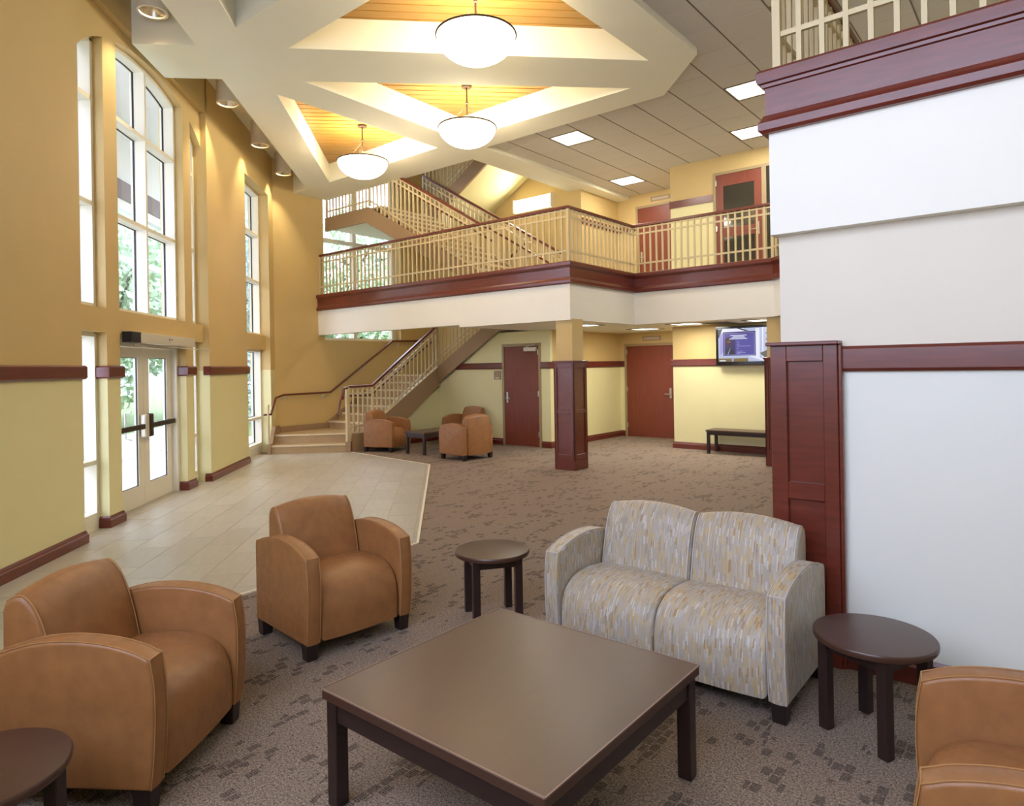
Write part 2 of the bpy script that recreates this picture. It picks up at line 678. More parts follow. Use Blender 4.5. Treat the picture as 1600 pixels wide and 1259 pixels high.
def tilemat():
    m = mat('beige_porcelain_tile', (176, 170, 156), 0.34, 0.08, 3, 0, 0, 0.5, 0, (5, 1.2, 1))
    nt = m.node_tree
    oi = nt.nodes.new('ShaderNodeObjectInfo')
    hs = nt.nodes.new('ShaderNodeHueSaturation')
    b = nt.nodes['Principled BSDF']
    old = b.inputs['Base Color'].links[0].from_socket
    mr = nt.nodes.new('ShaderNodeMapRange')
    mr.inputs[3].default_value = 0.93
    mr.inputs[4].default_value = 1.06
    nt.links.new(oi.outputs['Random'], mr.inputs[0])
    nt.links.new(mr.outputs[0], hs.inputs['Value'])
    nt.links.new(old, hs.inputs['Color'])
    nt.links.new(hs.outputs[0], b.inputs['Base Color'])
    b.inputs['Specular IOR Level'].default_value = 0.8
    return m


M['tile'] = tilemat()

# ================================================================== SETTING
RZ = 1.61          # height where the two wall colours meet (behind the chair rail)
XW, XN, XF = -3.38, -3.46, -3.56
ZT = 8.2


def tone(mb, fn, z0, z1):
    """fn(z0, z1) adds a piece; material 0 above the rail, 1 below"""
    if z1 > RZ:
        mb.mi = 0
        fn(max(z0, RZ), z1)
    if z0 < RZ:
        mb.mi = 1
        fn(z0, min(z1, RZ))


# ---- floor
FL = MB().prism([(-3.75, 2.2), (-3.75, 14.1), (-3.5, 14.4), ab(12.4, 7.3), ab(12.4, 13.3), ab(-3, 13.3), ab(-3, -1.1), ab(4.2, -1.1)], -0.12, 0.0).build('floor', M['carpet'])
struct(FL)
TP = [(-3.70, 2.70), (-0.27, 6.13), (-0.27, 11.05), (-1.80, 13.05), (-3.70, 13.05)]
hp = halfplanes(TP, 0.004)
TW, TL, G = 0.312, 0.625, 0.005
tmesh = {}
i = 0
x = -3.75
row = 0
while x < -0.2:
    y = 2.3 - (TL / 2 if row % 2 else 0)
    while y < 13.2:
        c = clip([(x + G / 2, y + G / 2), (x + TW - G / 2, y + G / 2), (x + TW - G / 2, y + TL - G / 2), (x + G / 2, y + TL - G / 2)], hp)
        if area2(c) > 0.0015:
            if abs(area2(c) - (TW - G) * (TL - G)) < 1e-6:
                if 'full' not in tmesh:
                    t = MB().box(0, TW - G, 0, TL - G, 0.0, 0.008).build('tile', M['tile'], FL)
                    tmesh['full'] = t
                    t.location = (x + G / 2, y + G / 2, 0)
                else:
                    inst(tmesh['full'], (x + G / 2, y + G / 2, 0), FL)
            else:
                MB().prism([(p[0] - x, p[1] - y) for p in c], 0, 0.008).build('tile', M['tile'], FL, (x, y, 0))
        y += TL
    x += TW
    row += 1
MB().prism(clip(TP, halfplanes(TP, 0.002)), 0, 0.006).build('grout_bed', M['groutm'], FL)
for p, q in ((TP[0], TP[1]), (TP[1], TP[2]), (TP[2], TP[3])):
    MB().bar((p[0], p[1], 0.006), (q[0], q[1], 0.006), 0.024, 0.012).build('edge_strip', M['strip'], FL)

# ---- left wall with its openings
w = MB()
Y0, Y1, YC = 6.63, 10.05, 8.46
P1, P2 = (7.27, 7.55), (9.38, 9.65)


def wb(y0, y1, z0, z1, face):
    tone(w, lambda a, b: w.box(-3.76, face, y0, y1, a, b), z0, z1)


wb(2.3, Y0, 0, ZT, XW)
wb(Y0, Y1 + .03, 5.34, ZT, XW)
for p in (P1, P2):
    wb(p[0], p[1], 0, 5.34, XN)
wb(Y0, P1[0], 2.02, 2.27, XN)
wb(P1[1], P2[0], 2.02, 2.27, XN)
wb(P2[1], Y1, 2.02, 2.27, XN)
wb(Y1, 11.92, 0, ZT, XW)
wb(11.92, 13.45, 5.02, ZT, XW)
wb(11.92, 13.45, 2.0, 2.27, -3.47)
wb(13.45, 14.0, 0, ZT, XW)


def arch_z(y):
    t = (y - YC) / 1.82
    return 4.44 + 0.83 * math.sqrt(max(0, 1 - t * t))


w.mi = 0
for y0, y1 in ((Y0, P1[0]), (P1[1], P2[0]), (P2[1], Y1)):
    n = 14
    ys = [y0 + (y1 - y0) * k / n for k in range(n + 1)]
    for k in range(n):
        w.extrude([(XN, ys[k], 5.34), (XN, ys[k + 1], 5.34), (XN, ys[k + 1], arch_z(ys[k + 1])), (XN, ys[k], arch_z(ys[k]))], (-0.30, 0, 0))
WL = struct(w.build('wall_left', [M['gold'], M['cream']]))


def window(n, y0, y1, z0, z1, muls=(), trans=(), arched=False, base=0.0):
    r = sroot('window_%d' % n)
    F, D = XF, 0.17
    W = 0.045
    top = (lambda y: arch_z(y)) if arched else (lambda y: z1)
    m = M['frame']
    if base: box(F - D, F + 0.005, y0, y1, z0, z0 + base).build('base_panel', m, r)
    zb = z0 + base
    for k, yy in enumerate((y0, y1 - W)):
        zt = min(top(yy), top(yy + W)) - 0.01
        box(F - D, F, yy, yy + W, zb, zt).build('jamb', m, r)
    box(F - D, F, y0 + W, y1 - W, zb, zb + W).build('sill', m, r)
    if arched:
        hb = MB()
        ys = [y0 + (y1 - y0) * k / 16 for k in range(17)]
        for k in range(16):
            a, b = ys[k], ys[k + 1]
            hb.extrude([(F, a, arch_z(a)), (F, b, arch_z(b)), (F, b, arch_z(b) - W), (F, a, arch_z(a) - W)], (-D, 0, 0))
        hb.build('arched_head', m, r)
    else:
        box(F - D, F, y0 + W, y1 - W, z1 - W, z1).build('head', m, r)
    ys = [y0 + W] + [v for q in muls for v in (q - W / 2, q + W / 2)] + [y1 - W]
    zs = [zb + W] + [v for q in trans for v in (q - W / 2, q + W / 2)] + [None]
    for q in muls: box(F - D, F, q - W / 2, q + W / 2, zb + W, top(q) - W).build('mullion', m, r)
    for c in range(0, len(ys), 2):
        a, b = ys[c], ys[c + 1]
        for q in trans: box(F - D, F, a, b, q - W / 2, q + W / 2).build('transom', m, r)
        for k in range(0, len(zs), 2):
            lo = zs[k]
            hi = zs[k + 1]
            cols = [a + (b - a) * j / 8 for j in range(9)]
            if hi is None:
                tops = [(arch_z(v) if arched else z1) - W for v in cols]
            else:
                tops = [hi] * 9
            if min(tops) - lo < 0.03:
                tops = [max(t, lo + .01) for t in tops]
            poly = [(F - D + .03, a, lo), (F - D + .03, b, lo)] + [(F - D + .03, cols[j], tops[j]) for j in range(8, -1, -1)]
            pane = MB().extrude(poly, (-0.012, 0, 0)).build('pane', M['glass'], r)
            g = MB()
            pts = [Vector(p) + Vector((0.006, 0, 0)) for p in poly]
            for j in range(len(pts)):
                if (pts[j] - pts[j - 1]).length > 1e-3:
                    g.bar(pts[j - 1], pts[j], 0.012, 0.02, (1, 0, 0))
            g.build('gasket', M['black'], pane)
    return r


window(1, Y0, P1[0], 0.0, 2.02, (), (0.69,), base=0.13)
window(2, Y0, P1[0], 2.27, 5, (), (3.34, 4.42), arched=True)
window(3, P1[1], P2[0], 2.27, 5, (8.50,), (3.34, 4.42), arched=True)
window(4, P2[1], Y1, 0.0, 2.02, (), (0.69,), base=0.13)
window(5, P2[1], Y1, 2.27, 5, (), (3.34, 4.42), arched=True)
window(6, 11.92, 13.45, 0.0, 2.0, (12.45,), (0.69,), base=0.16)
window(7, 11.92, 13.45, 2.27, 5.02, (12.45,), (3.3, 4.2))

# ---- entrance doors
d1 = sroot('door_1')
XD = -3.63
for y0, y1 in ((P1[1], 7.66), (9.31, P2[0])):
    box(XD - .09, XF, y0, y1, 0, 1.90).build('jamb', M['frame'], d1)
box(XD - .09, XF, P1[1], P2[0], 1.90, 2.02).build('head', M['frame'], d1)
for k, (y0, y1) in enumerate(((7.665, 8.482), (8.488, 9.305))):
    lf = MB()
    lf.box(XD - .045, XD, y0, y0 + .145, 0.012, 1.895)
    lf.box(XD - .045, XD, y1 - .145, y1, 0.012, 1.895)
    lf.box(XD - .045, XD, y0 + .145, y1 - .145, 0.012, 0.255)
    lf.box(XD - .045, XD, y0 + .145, y1 - .145, 1.775, 1.895)
    L_ = lf.build('door_leaf', M['frame'], d1)
    box(XD - .03, XD - .022, y0 + .145, y1 - .145, 0.255, 1.775).build('pane', M['glass'], L_)
    g = MB()
    for a, b in (((y0 + .145, .255), (y1 - .145, .255)), ((y1 - .145, .255), (y1 - .145, 1.775)), ((y1 - .145, 1.775), (y0 + .145, 1.775)), ((y0 + .145, 1.775), (y0 + .145, .255))):
        g.bar((XD - .015, a[0], a[1]), (XD - .015, b[0], b[1]), 0.012, 0.014, (1, 0, 0))
    g.build('gasket', M['black'], L_)
    pb = MB()
    pb.box(XD + .03, XD + .065, y0 + .05, y1 - .03, 0.925, 0.985)
    pb.box(XD, XD + .03, y0 + .06, y0 + .11, 0.925, 0.985)
    pb.box(XD, XD + .03, y1 - .11, y1 - .06, 0.925, 0.985)
    pb.build('push_bar', M['bronze'], d1, bevel=.006)
    yc = y1 - .06 if k == 0 else y0 + .06
    cv = MB().box(XD, XD + .075, yc - .05, yc + .05, 0.82, 1.10)
    cv.build('latch_cover', M['alu'] if k == 0 else M['bronze'], d1, bevel=.02, seg=3)
    yh = y1 - .2 if k == 0 else y0 + .2
    MB().tube([(XD - .05, yh, .80), (XD - .12, yh, .82), (XD - .12, yh, 1.12), (XD - .05, yh, 1.14)], .011, 8).build('pull_handle', M['steel'], d1, smooth=50)

op = thing('door_operator', 'long pale metal automatic opener box with swing arms above the entrance doors', 'door opener', (-3.452, 8.5, 1.93))
ox, oy, oz = -3.46, 8.5, 1.93
b_ = MB().box(0.0, .1, 7.82 - oy, 8.60 - oy, 0, .115)
b_.build('housing', M['alu'], op, bevel=.004)
MB().box(0.0, .1, 8.615 - oy, 9.42 - oy, 0, .115).build('housing', M['alu'], op, bevel=.004)
MB().box(-.001, .102, 7.58 - oy, 7.80 - oy, -.002, .117).build('end_cap', M['black'], op, bevel=.004)
MB().box(.0, .098, 7.79 - oy, 9.41 - oy, .01, .10).build('back_plate', M['alu'], op)
for (a, b) in (((.06, 7.75 - oy, -.02), (-.05, 8.35 - oy, -.03)), ((.06, 8.62 - oy, -.02), (.14, 9.9 - oy, -.035))):
    MB().bar(a, b, .02, .012).build('swing_arm', M['alu'], op)
for yy in (8.57, 8.645): MB().lathe([(.012, 0), (.012, .012)], 10, (.1, yy - oy, .06)).build('screw', M['bronze'], op)

# ---- stair wall (gold, with the tall window), far walls
st = MB()
st.abox(12.15, 12.5, 7.2, 8.56, 0, ZT)
st.abox(12.15, 12.5, 8.56, 10.70, 0, 2.23)
st.abox(12.15, 12.5, 8.56, 10.70, 7.0, ZT)
st.abox(12.15, 12.5, 10.70, 11.95, 0, ZT)
struct(st.build('wall_stair', M['gold']))
w8 = sroot('window_8')
fr = M['frame']
AF = 12.30
for b0, b1, z0, z1, nm in ((8.56, 8.62, 2.23, 7, 'jamb'), (10.56, 10.70, 2.23, 7, 'jamb'), (9.44, 9.54, 2.29, 6.94, 'mullion'), (8.62, 10.56, 2.23, 2.29, 'sill'), (8.62, 10.56, 6.94, 7.0, 'head')):
    MB().abox(AF, AF + .12, b0, b1, z0, z1).build(nm, fr, w8)
for b0, b1 in ((8.62, 9.44), (9.54, 10.56)):
    zz = 2.29
    for zt in (4.42, 6.94):
        MB().abox(AF + .05, AF + .06, b0, b1, zz, zt - .04).build('pane', M['glass'], w8)
        if zt < 6: MB().abox(AF, AF + .12, b0, b1, zt - .04, zt + .04).build('transom', fr, w8)
        zz = zt + .04

wf = MB()


def wa(a0, a1, b0, b1, z0, z1, mb=None):
    mb = mb or wf
    tone(mb, lambda p, q: mb.abox(a0, a1, b0, b1, p, q), z0, z1)


# corridor side wall (a = 7.59), corridor end wall, TV wall block, stairwell back wall
wa(7.59, 7.75, 10.55, 11.65, 0, 2.29)
wa(7.59, 7.75, 11.65, 13.15, 0, 5.4)
wa(5.64, 7.75, 13.15, 13.35, 0, 5.4)
wf.mi = 0
wf.abox(7.75, 12.5, 11.65, 11.95, 0, ZT)
wa(-3.0, 5.64, 11.75, 13.35, 0, 2.97)
wf.mi = 0
wf.abox(-3.0, 5.64, 11.75, 13.35, 4.595, 5.4)
wf.mi = 1
wf.abox(-3.0, 5.64, 11.75, 13.35, 2.97, 4.595)
struct(wf.build('wall_back', [M['gold'], M['cream']]))
# wall with the service door, rising under the second flight
wd = MB()
SL = 0.615


def under(a):
    return 1.24 + SL * (10.6 - a)


wd.extrude([ab(7.59, 10.47, 0), ab(10.66, 10.47, 0), ab(10.66, 10.47, 1.20), ab(8.9, 10.47, under(8.9)), ab(8.9, 10.47, 2.29), ab(7.59, 10.47, 2.29)], ab(0, 0.08))
wd.extrude([ab(10.65, 8.55, 0), ab(10.65, 10.47, 0), ab(10.65, 10.47, 1.15), ab(10.65, 8.9, .26), ab(10.65, 8.55, .26)], ab(0.08, 0))
struct(wd.build('wall_under_stair', M['cream']))

# ---- right wall
wr = MB()
wr.mi = 0
wr.abox(-3, 1.18, 3.80, 4.1, RZ, 2.29)
wr.mi = 1
wr.abox(-3, 1.18, 3.80, 4.1, 0, RZ)
struct(wr.build('wall_right', [M['rbeige'], M['rwall']]))
# ---- closing walls: side wall and the wall behind the camera with its tall window
wc = MB()
wc.abox(-3.3, -3.0, -1.1, 13.3, 0, ZT)
wc.abox(-3.3, -1.0, -1.1, -0.8, 0, ZT)
wc.abox(3.4, 4.6, -1.1, -0.8, 0, ZT)
wc.abox(-1.0, 3.4, -1.1, -0.8, 0, 1.7)
wc.abox(-1.0, 3.4, -1.1, -0.8, 5.2, ZT)
struct(wc.build('wall_near', M['cream']))
w9 = sroot('window_9')
for a0 in (-1.0, .08, 1.17, 2.26, 3.34):
    MB().abox(a0, a0 + .06, -1.02, -.9, 1.7, 5.2).build('mullion', fr, w9)
for z0 in (1.7, 3.4, 5.14):
    MB().abox(-1.0, 3.4, -1.0, -.92, z0, z0 + .06).build('transom', fr, w9)
MB().abox(-1.0, 3.4, -.97, -.96, 1.7, 5.2).build('pane', M['glass'], w9)

# ---- upper floor slab, balcony beam
sl = MB()
sl.prism([ab(5.7, 8.40), ab(8.02, 8.40), ab(8.02, 11.65), ab(7.59, 11.65), ab(7.59, 13.15), ab(5.64, 13.15), ab(5.64, 11.75), ab(-3, 11.75), ab(-3, 9.4), ab(2.32, 9.4), ab(3.32, 10.40), ab(5.7, 10.40)], 2.29, 2.97)
sl.abox(-3, 1.2, 3.72, 9.4, 2.29, 2.97)
sl.abox(8.02, 12.15, 8.40, 8.56, 2.33, 2.97)
struct(sl.build('ceiling_lower', M['white']))
# fascia: white band (inner line of the balcony edge), mahogany casing as trim
EDGE = [ab(12.15, 8.40), ab(5.7, 8.40), ab(5.7, 10.40), ab(3.32, 10.40), ab(2.12, 9.2)]
EDGE_R = [ab(1.2, 9.2), ab(1.2, 3.72), ab(-3, 3.72)]
FASC = [(-.06, 2.84), (.03, 2.84), (.045, 2.855), (.045, 2.895), (.03, 2.915), (.022, 2.935), (.014, 2.94), (.014, 3.085), (.026, 3.09), (.03, 3.105), (.045, 3.11), (.05, 3.125), (.05, 3.165), (.04, 3.18), (-.06, 3.18)]


# travel keeps the open hall on the outward side
struct(MB().sweep(EDGE, FASC).build('trim_1', M['mahog']))
struct(MB().sweep(EDGE_R, FASC).build('trim_2', M['mahog']))

# ---- chair rails and baseboards
RAILP = [(0, 1.545), (.02, 1.545), (.032, 1.56), (.032, 1.66), (.02, 1.675), (0, 1.675)]
BASEP = [(0, 0), (.026, 0), (.026, .085), (.016, .095), (.016, .108), (.006, .125), (0, .125)]


def runs(name, n0, prof, paths):
    for k, p in enumerate(paths):
        struct(MB().sweep([q[:2] for q in p], prof).build(name % (n0 + k), M['mahog']))


lw = [[(XN, Y0), (XW, Y0), (XW, 2.3)],
      [(XF, P1[1]), (XN, P1[1]), (XN, P1[0]), (XF, P1[0])],
      [(XF, P2[1]), (XN, P2[1]), (XN, P2[0]), (XF, P2[0])],
      [(-3.47, 11.92), (XW, 11.92), (XW, Y1), (XN, Y1)]]
rw = [[ab(10.66, 10.47), ab(8.79, 10.47)], [ab(7.81, 10.47), ab(7.59, 10.47), ab(7.59, 13.15), ab(7.47, 13.15)],
      [ab(6.25, 13.15), ab(5.64, 13.15), ab(5.64, 11.75), ab(-3, 11.75)], [ab(1.2, 3.80), ab(-3, 3.80)]]
rw[0] = rw[0]


def flip(p):
    return list(p)[::-1]


# the room must lie on the right-hand side of travel
runs('trim_%d', 3, RAILP, [flip(p) for p in lw])
runs('trim_%d', 7, RAILP, rw)
runs('baseboard_left_%d', 1, BASEP, [flip(p) for p in lw])
runs('baseboard_right_%d', 1, BASEP, rw + [[ab(10.65, 8.9), ab(10.65, 10.47)]])
# upper floor: painted band of the corridor walls
struct(MB().sweep([ab(5.64, 13.15)[:2], ab(5.64, 11.75)[:2], ab(4.79, 11.75)[:2]], [(0, 4.53), (.02, 4.53), (.02, 4.66), (0, 4.66)]).build('trim_11', M['mahog']))
struct(MB().sweep([ab(7.59, 11.65)[:2], ab(7.59, 13.15)[:2], ab(7.15, 13.15)[:2]], [(0, 4.53), (.02, 4.53), (.02, 4.66), (0, 4.66)]).build('trim_12', M['mahog']))

# ================================================================== CEILING
ZB, ZS = 5.24, 5.86
far = [(XW, 8.64), (-2.70, 8.64), (-2.70, 13.83), ab(12.15, 7.85)[:2], ab(12.15, 8.67)[:2], ab(7.89, 8.67)[:2], ab(7.89, 11.65)[:2], ab(7.59, 11.65)[:2], ab(7.59, 13.15)[:2], ab(7.31, 13.15)[:2], ab(7.31, 8.36)[:2], ab(4.08, 8.36)[:2]]
far = [tuple(p) for p in far]
outer = far + [(x, 16.4 - y) for x, y in reversed(far)]
h3 = [(-1.70, 8.64), (2.50, 8.60), tuple(ab(7.36, 7.80)[:2])]
h4 = [(-2.14, 9.07), tuple(ab(10.93, 7.86)[:2]), tuple(ab(7.90, 7.83)[:2])]
holes = [h3, h4, [(x, 16.4 - y) for x, y in h3], [(x, 16.4 - y) for x, y in h4]]
c = MB()
loops = [outer] + holes
allp = [p for l in loops for p in l]
tri = tessellate_polygon([[Vector((p[0], p[1], 0)) for p in l] for l in loops])
vs = [(p[0], p[1], ZB) for p in allp]
fs = []
for t in tri:
    a, b, d = (Vector(allp[k]) for k in t)
    fs.append(t if (b - a).cross(d - a) < 0 else t[::-1])
c.add(vs, fs)
for l in loops:
    zt = ZS if l is outer else 5.62
    n = len(l)
    sgn = sum(l[k - 1][0] * l[k][1] - l[k][0] * l[k - 1][1] for k in range(n)) > 0
    want = sgn if l is outer else not sgn
    ll = l if want else l[::-1]
    c.add([(p[0], p[1], ZB) for p in ll] + [(p[0], p[1], zt) for p in ll], [(k, (k + 1) % n, n + (k + 1) % n, n + k) for k in range(n)])
CEIL = struct(c.build('ceiling', M['soffit']))
# oak boards at the top of each coffer, running across the hall
BW = 0.158
for h in holes:
    hpn = halfplanes(h, 0.001)
    y = min(p[1] for p in h)
    y1 = max(p[1] for p in h)
    MB().prism(clip([(-9, -9), (9, -9), (9, 20), (-9, 20)], halfplanes(h, -.02)), 5.62, 5.64).build('backing_board', M['groove'], CEIL)
    while y < y1:
        p = clip([(-5, y + .011), (6, y + .011), (6, y + BW - .011), (-5, y + BW - .011)], hpn)
        if area2(p) > 2e-3:
            MB().prism(p, 5.60, 5.622).build('plank', M['oak'], CEIL)
        y += BW
# flat ceiling strip along the window wall, unseen roof slab added above it to block sky light
struct(MB().prism([(-3.5, 1.5), (-2.2, 1.5), (-2.2, 13.6), ab(12.2, 7.9)[:2], (-3.5, 14.1)], 5.86, 5.95).build('ceiling_strip', M['soffit']))
struct(MB().prism([(-3.95, 2), (-3.95, 14.2), ab(12.5, 7.2), ab(12.5, 13.4), ab(-3.3, 13.4), ab(-3.3, -1.1), ab(4.6, -1.1)], ZT, ZT + .2).build('ceiling_sky_block', M['white']))

# acoustic tiles around the star, laid in the diagonal grid of the building
CT = sroot('ceiling_tiles')
CT.rotation_euler = (0, 0, -PI / 4)
A0, DA, B0, DB = 2.888, 0.587, 8.88, 0.57
ZC = 5.32
TROF = [(2.888, 8.88), (3.475, 10.59), (5.823, 8.88), (6.41, 11.73), (1.714, 7.17), (1.127, 8.88)]
tl = None


def free_cell(a0, a1, b0, b1):
    out = False
    for ii in range(7):
        for jj in range(7):
            p = ab(a0 + (a1 - a0) * ii / 6, b0 + (b1 - b0) * jj / 6)
            for h in holes:
                if inside((p.x, p.y), h): return False
            if not inside((p.x, p.y), outer): out = True
    return out


for ii in range(-9, 9):
    for jj in range(-16, 9):
        a0, b0 = A0 + ii * DA, B0 + jj * DB
        if a0 + DA > 7.62 or b0 + DB > 13.5 or a0 < -3 or b0 < -.9: continue
        if any(abs(a0 - t[0]) < .05 and abs(b0 - t[1]) < .05 for t in TROF): continue
        m_ = ab(a0 + DA / 2, b0 + DB / 2)
        if m_.x < -2.2: continue
        cells = [(a0, a0 + DA, b0, b0 + DB)]
        if not free_cell(*cells[0]):
            cells = [(a0 + DA * u / 3, a0 + DA * (u + 1) / 3, b0 + DB * v / 3, b0 + DB * (v + 1) / 3) for u in range(3) for v in range(3)]
            cells = [q for q in cells if free_cell(*q)]
            if not cells: continue
            k = MB()
            for q in cells:
                k.box(-q[1], -q[0], q[2], q[3], ZC, ZC + .02)
            k.build('panel', M['ctile'], CT)
        else:
            if tl is None:
                tl = MB().box(-DA / 2 + .006, DA / 2 - .006, -DB / 2 + .003, DB / 2 - .003, 0, .018).build('panel', M['ctile'], CT, (-a0 - DA / 2, b0 + DB / 2, ZC), bevel=.004, seg=1)
            else:
                inst(tl, (-a0 - DA / 2, b0 + DB / 2, ZC), CT)
gb = MB()
for ii in range(-9, 9):
    a = A0 + ii * DA
    # main runners, drawn only where tiles are
    seg = None
    for s_ in range(-10, 140):
        b = s_ * 0.1
        p = ab(a, b)
        q = ab(a, b + .1)
        ok = not inside((p.x, p.y), outer) and not inside((q.x, q.y), outer) and b < 13.1 and p.x > -2.2 and a > -3
        if ok:
            seg = (seg[0], b + .1) if seg else (b, b + .1)
        if (not ok or s_ == 139) and seg:
            gb.box(-a - .006, -a + .006, seg[0], seg[1], ZC - .002, ZC + .012)
            seg = None
g_ = gb.build('grid_runners', M['grid'], CT)
g_['kind'] = 'stuff'
struct(MB().prism([ab(7.45, 8.3), ab(7.45, 13.2), ab(-3.1, 13.2), ab(-3.1, -1), ab(3, -1)], 5.95, 6.0).build('ceiling_deck', M['white']))

# ================================================================== DOORS
def door_ab(n, a0, a1, b, z0, z1, face=-1, handle='l', glazed=None, closer=False, leaf_color=None):
    """door in a wall of constant b; a0 > a1 (a0 shows first)"""
    r = sroot('door_%d' % n)
    fw = .05
    MB().abox(a0, a0 - fw, b - .025, b + .05, z0, z1 + .05).build('jamb', M['dframe'], r)
    MB().abox(a1 + fw, a1, b - .025, b + .05, z0, z1 + .05).build('jamb', M['dframe'], r)
    MB().abox(a0 - fw, a1 + fw, b - .025, b + .05, z1, z1 + .05).build('head', M['dframe'], r)
    lm = M['door']
    la0, la1 = a0 - fw - .004, a1 + fw + .004
    if glazed:
        mb = MB()
        xs = (la0, la0 - .13, la1 + .13, la1)
        mb.abox(xs[0], xs[1], b - .012, b + .03, z0 + .005, z1 - .004)
        mb.abox(xs[2], xs[3], b - .012, b + .03, z0 + .005, z1 - .004)
        zz = z0 + .005
        for g0, g1 in glazed:
            mb.abox(xs[1], xs[2], b - .012, b + .03, zz, g0)
            zz = g1
        mb.abox(xs[1], xs[2], b - .012, b + .03, zz, z1 - .004)
        lf = mb.build('door_leaf', lm, r)
        for g0, g1 in glazed:
            MB().abox(xs[1], xs[2], b - .006, b - .001, g0, g1).build('pane', M['dglass'], lf)
    else:
        MB().abox(la0, la1, b - .012, b + .03, z0 + .005, z1 - .004).build('door_leaf', lm, r)
    ah = la0 - .07 if handle == 'l' else la1 + .07
    sg = -1 if handle == 'l' else 1
    h = MB()
    h.abox(ah - .022, ah + .022, b - .02, b - .012, z0 + .86, z0 + 1.08)
    h.build('lock_plate', M['steel'], r, bevel=.003)
    MB().tube([ab(ah, b - .02, z0 + .95), ab(ah, b - .07, z0 + .95), ab(ah + sg * .11, b - .07, z0 + .95)], .011, 8).build('lever_handle', M['steel'], r, smooth=50)
    if closer:
        cb = MB().abox(la1 + .03, la1 + .33, b - .07, b - .012, z1 - .11, z1 - .03)
        cb.build('closer', M['alu'], r, bevel=.006)
        MB().bar(ab(la1 + .28, b - .05, z1 - .02), ab(la1 + .05, b - .05, z1 + .015), .02, .01).build('closer_arm', M['steel'], r)
    ha = la1 + .004 if handle == 'l' else la0 - .004
    for zz in (.2, 1.0, 1.82):
        MB().abox(ha - .012, ha + .012, b - .03, b - .012, z0 + zz, z0 + zz + .1).build('hinge', M['steel'], r)
    return r


door_ab(2, 8.79, 7.81, 10.47, 0, 2.0, handle='l', closer=True)
door_ab(3, 7.47, 6.25, 13.15, 0, 2.0, handle='r')
door_ab(4, 7.13, 6.2, 13.15, 2.97, 5.0, handle='l')
door_ab(5, 4.79, 3.87, 11.75, 2.97, 4.98, handle='r', glazed=((3.15, 3.85), (4.02, 4.77)))
s_ = sroot('window_10')
MB().abox(3.87, 3.84, 11.72, 11.8, 2.97, 5.03).build('jamb', M['dframe'], s_)
MB().abox(3.5, 3.45, 11.72, 11.8, 2.97, 5.03).build('jamb', M['dframe'], s_)
MB().abox(3.84, 3.5, 11.72, 11.8, 4.98, 5.03).build('head', M['dframe'], s_)
MB().abox(3.84, 3.5, 11.735, 11.745, 2.97, 4.98).build('pane', M['dglass'], s_)

# ================================================================== COLUMNS
def clad_column(label, a0, a1, b0, b1, ztop, zbase=1.66, faces='ABab', pt='gold'):
    """square post clad in mahogany up to the chair rail; a0<a1, b0<b1"""
    ca, cb = (a0 + a1) / 2, (b0 + b1) / 2
    o = ab(ca, cb)
    t = thing('clad_column', label, 'column', o, -PI / 4)
    hx, hy = (a1 - a0) / 2, (b1 - b0) / 2
    if ztop > zbase:
        box(-hx + .035, hx - .035, -hy + .035, hy - .035, zbase - .02, ztop).build('post', M[pt], t)
    box(-hx + .03, hx - .03, -hy + .03, hy - .03, 0, zbase - .01).build('core', M['mahog'], t)
    box(-hx - .018, hx + .018, -hy - .018, hy + .018, zbase - .015, zbase + .01).build('cap', M['mahog'], t, bevel=.006)
    box(-hx - .006, hx + .006, -hy - .006, hy + .006, zbase - .03, zbase - .015).build('cap_molding', M['mahog'], t)
    MB().sweep([(-hx, -hy), (-hx, hy), (hx, hy), (hx, -hy)], [(-p, z) for p, z in BASEP] if False else [(0, 0), (.03, 0), (.03, .12), (.02, .135), (.02, .15), (.006, .17), (0, .17)], closed=True).build('base_molding', M['mahog'], t)
    sw = .055
    for face in range(4):
        w_ = hx if face % 2 == 0 else hy
        d_ = hy if face % 2 == 0 else hx
        ang = face * PI / 2

        def pl(x0, x1, z0, z1, dd, nm, bev=0.003):
            k = box(x0, x1, -d_ - dd, -d_ + .03, z0, z1).build(nm, M['mahog'], t, None, ang, bevel=bev, seg=1)
            return k
        pl(-w_, -w_ + sw, .15, zbase - .03, 0, 'stile')
        pl(w_ - sw, w_, .15, zbase - .03, 0, 'stile')
        for z0, z1 in ((.15, .24), (.86, .92), (zbase - .10, zbase - .03)):
            pl(-w_ + sw, w_ - sw, z0, z1, 0, 'cross_rail')
        for z0, z1 in ((.24, .86), (.92, zbase - .10)):
            k = box(-w_ + sw, w_ - sw, -d_ + .016, -d_ + .031, z0, z1).build('panel', M['mahog'], t, None, ang)
    return t


clad_column('square column clad in mahogany panels below, standing under the balcony corner', 5.66, 6.03, 8.40, 8.77, 2.31)
clad_column('mahogany-clad square column beside the television, mostly hidden by the pale wall', 3.12, 3.49, 10.42, 10.79, 2.3)

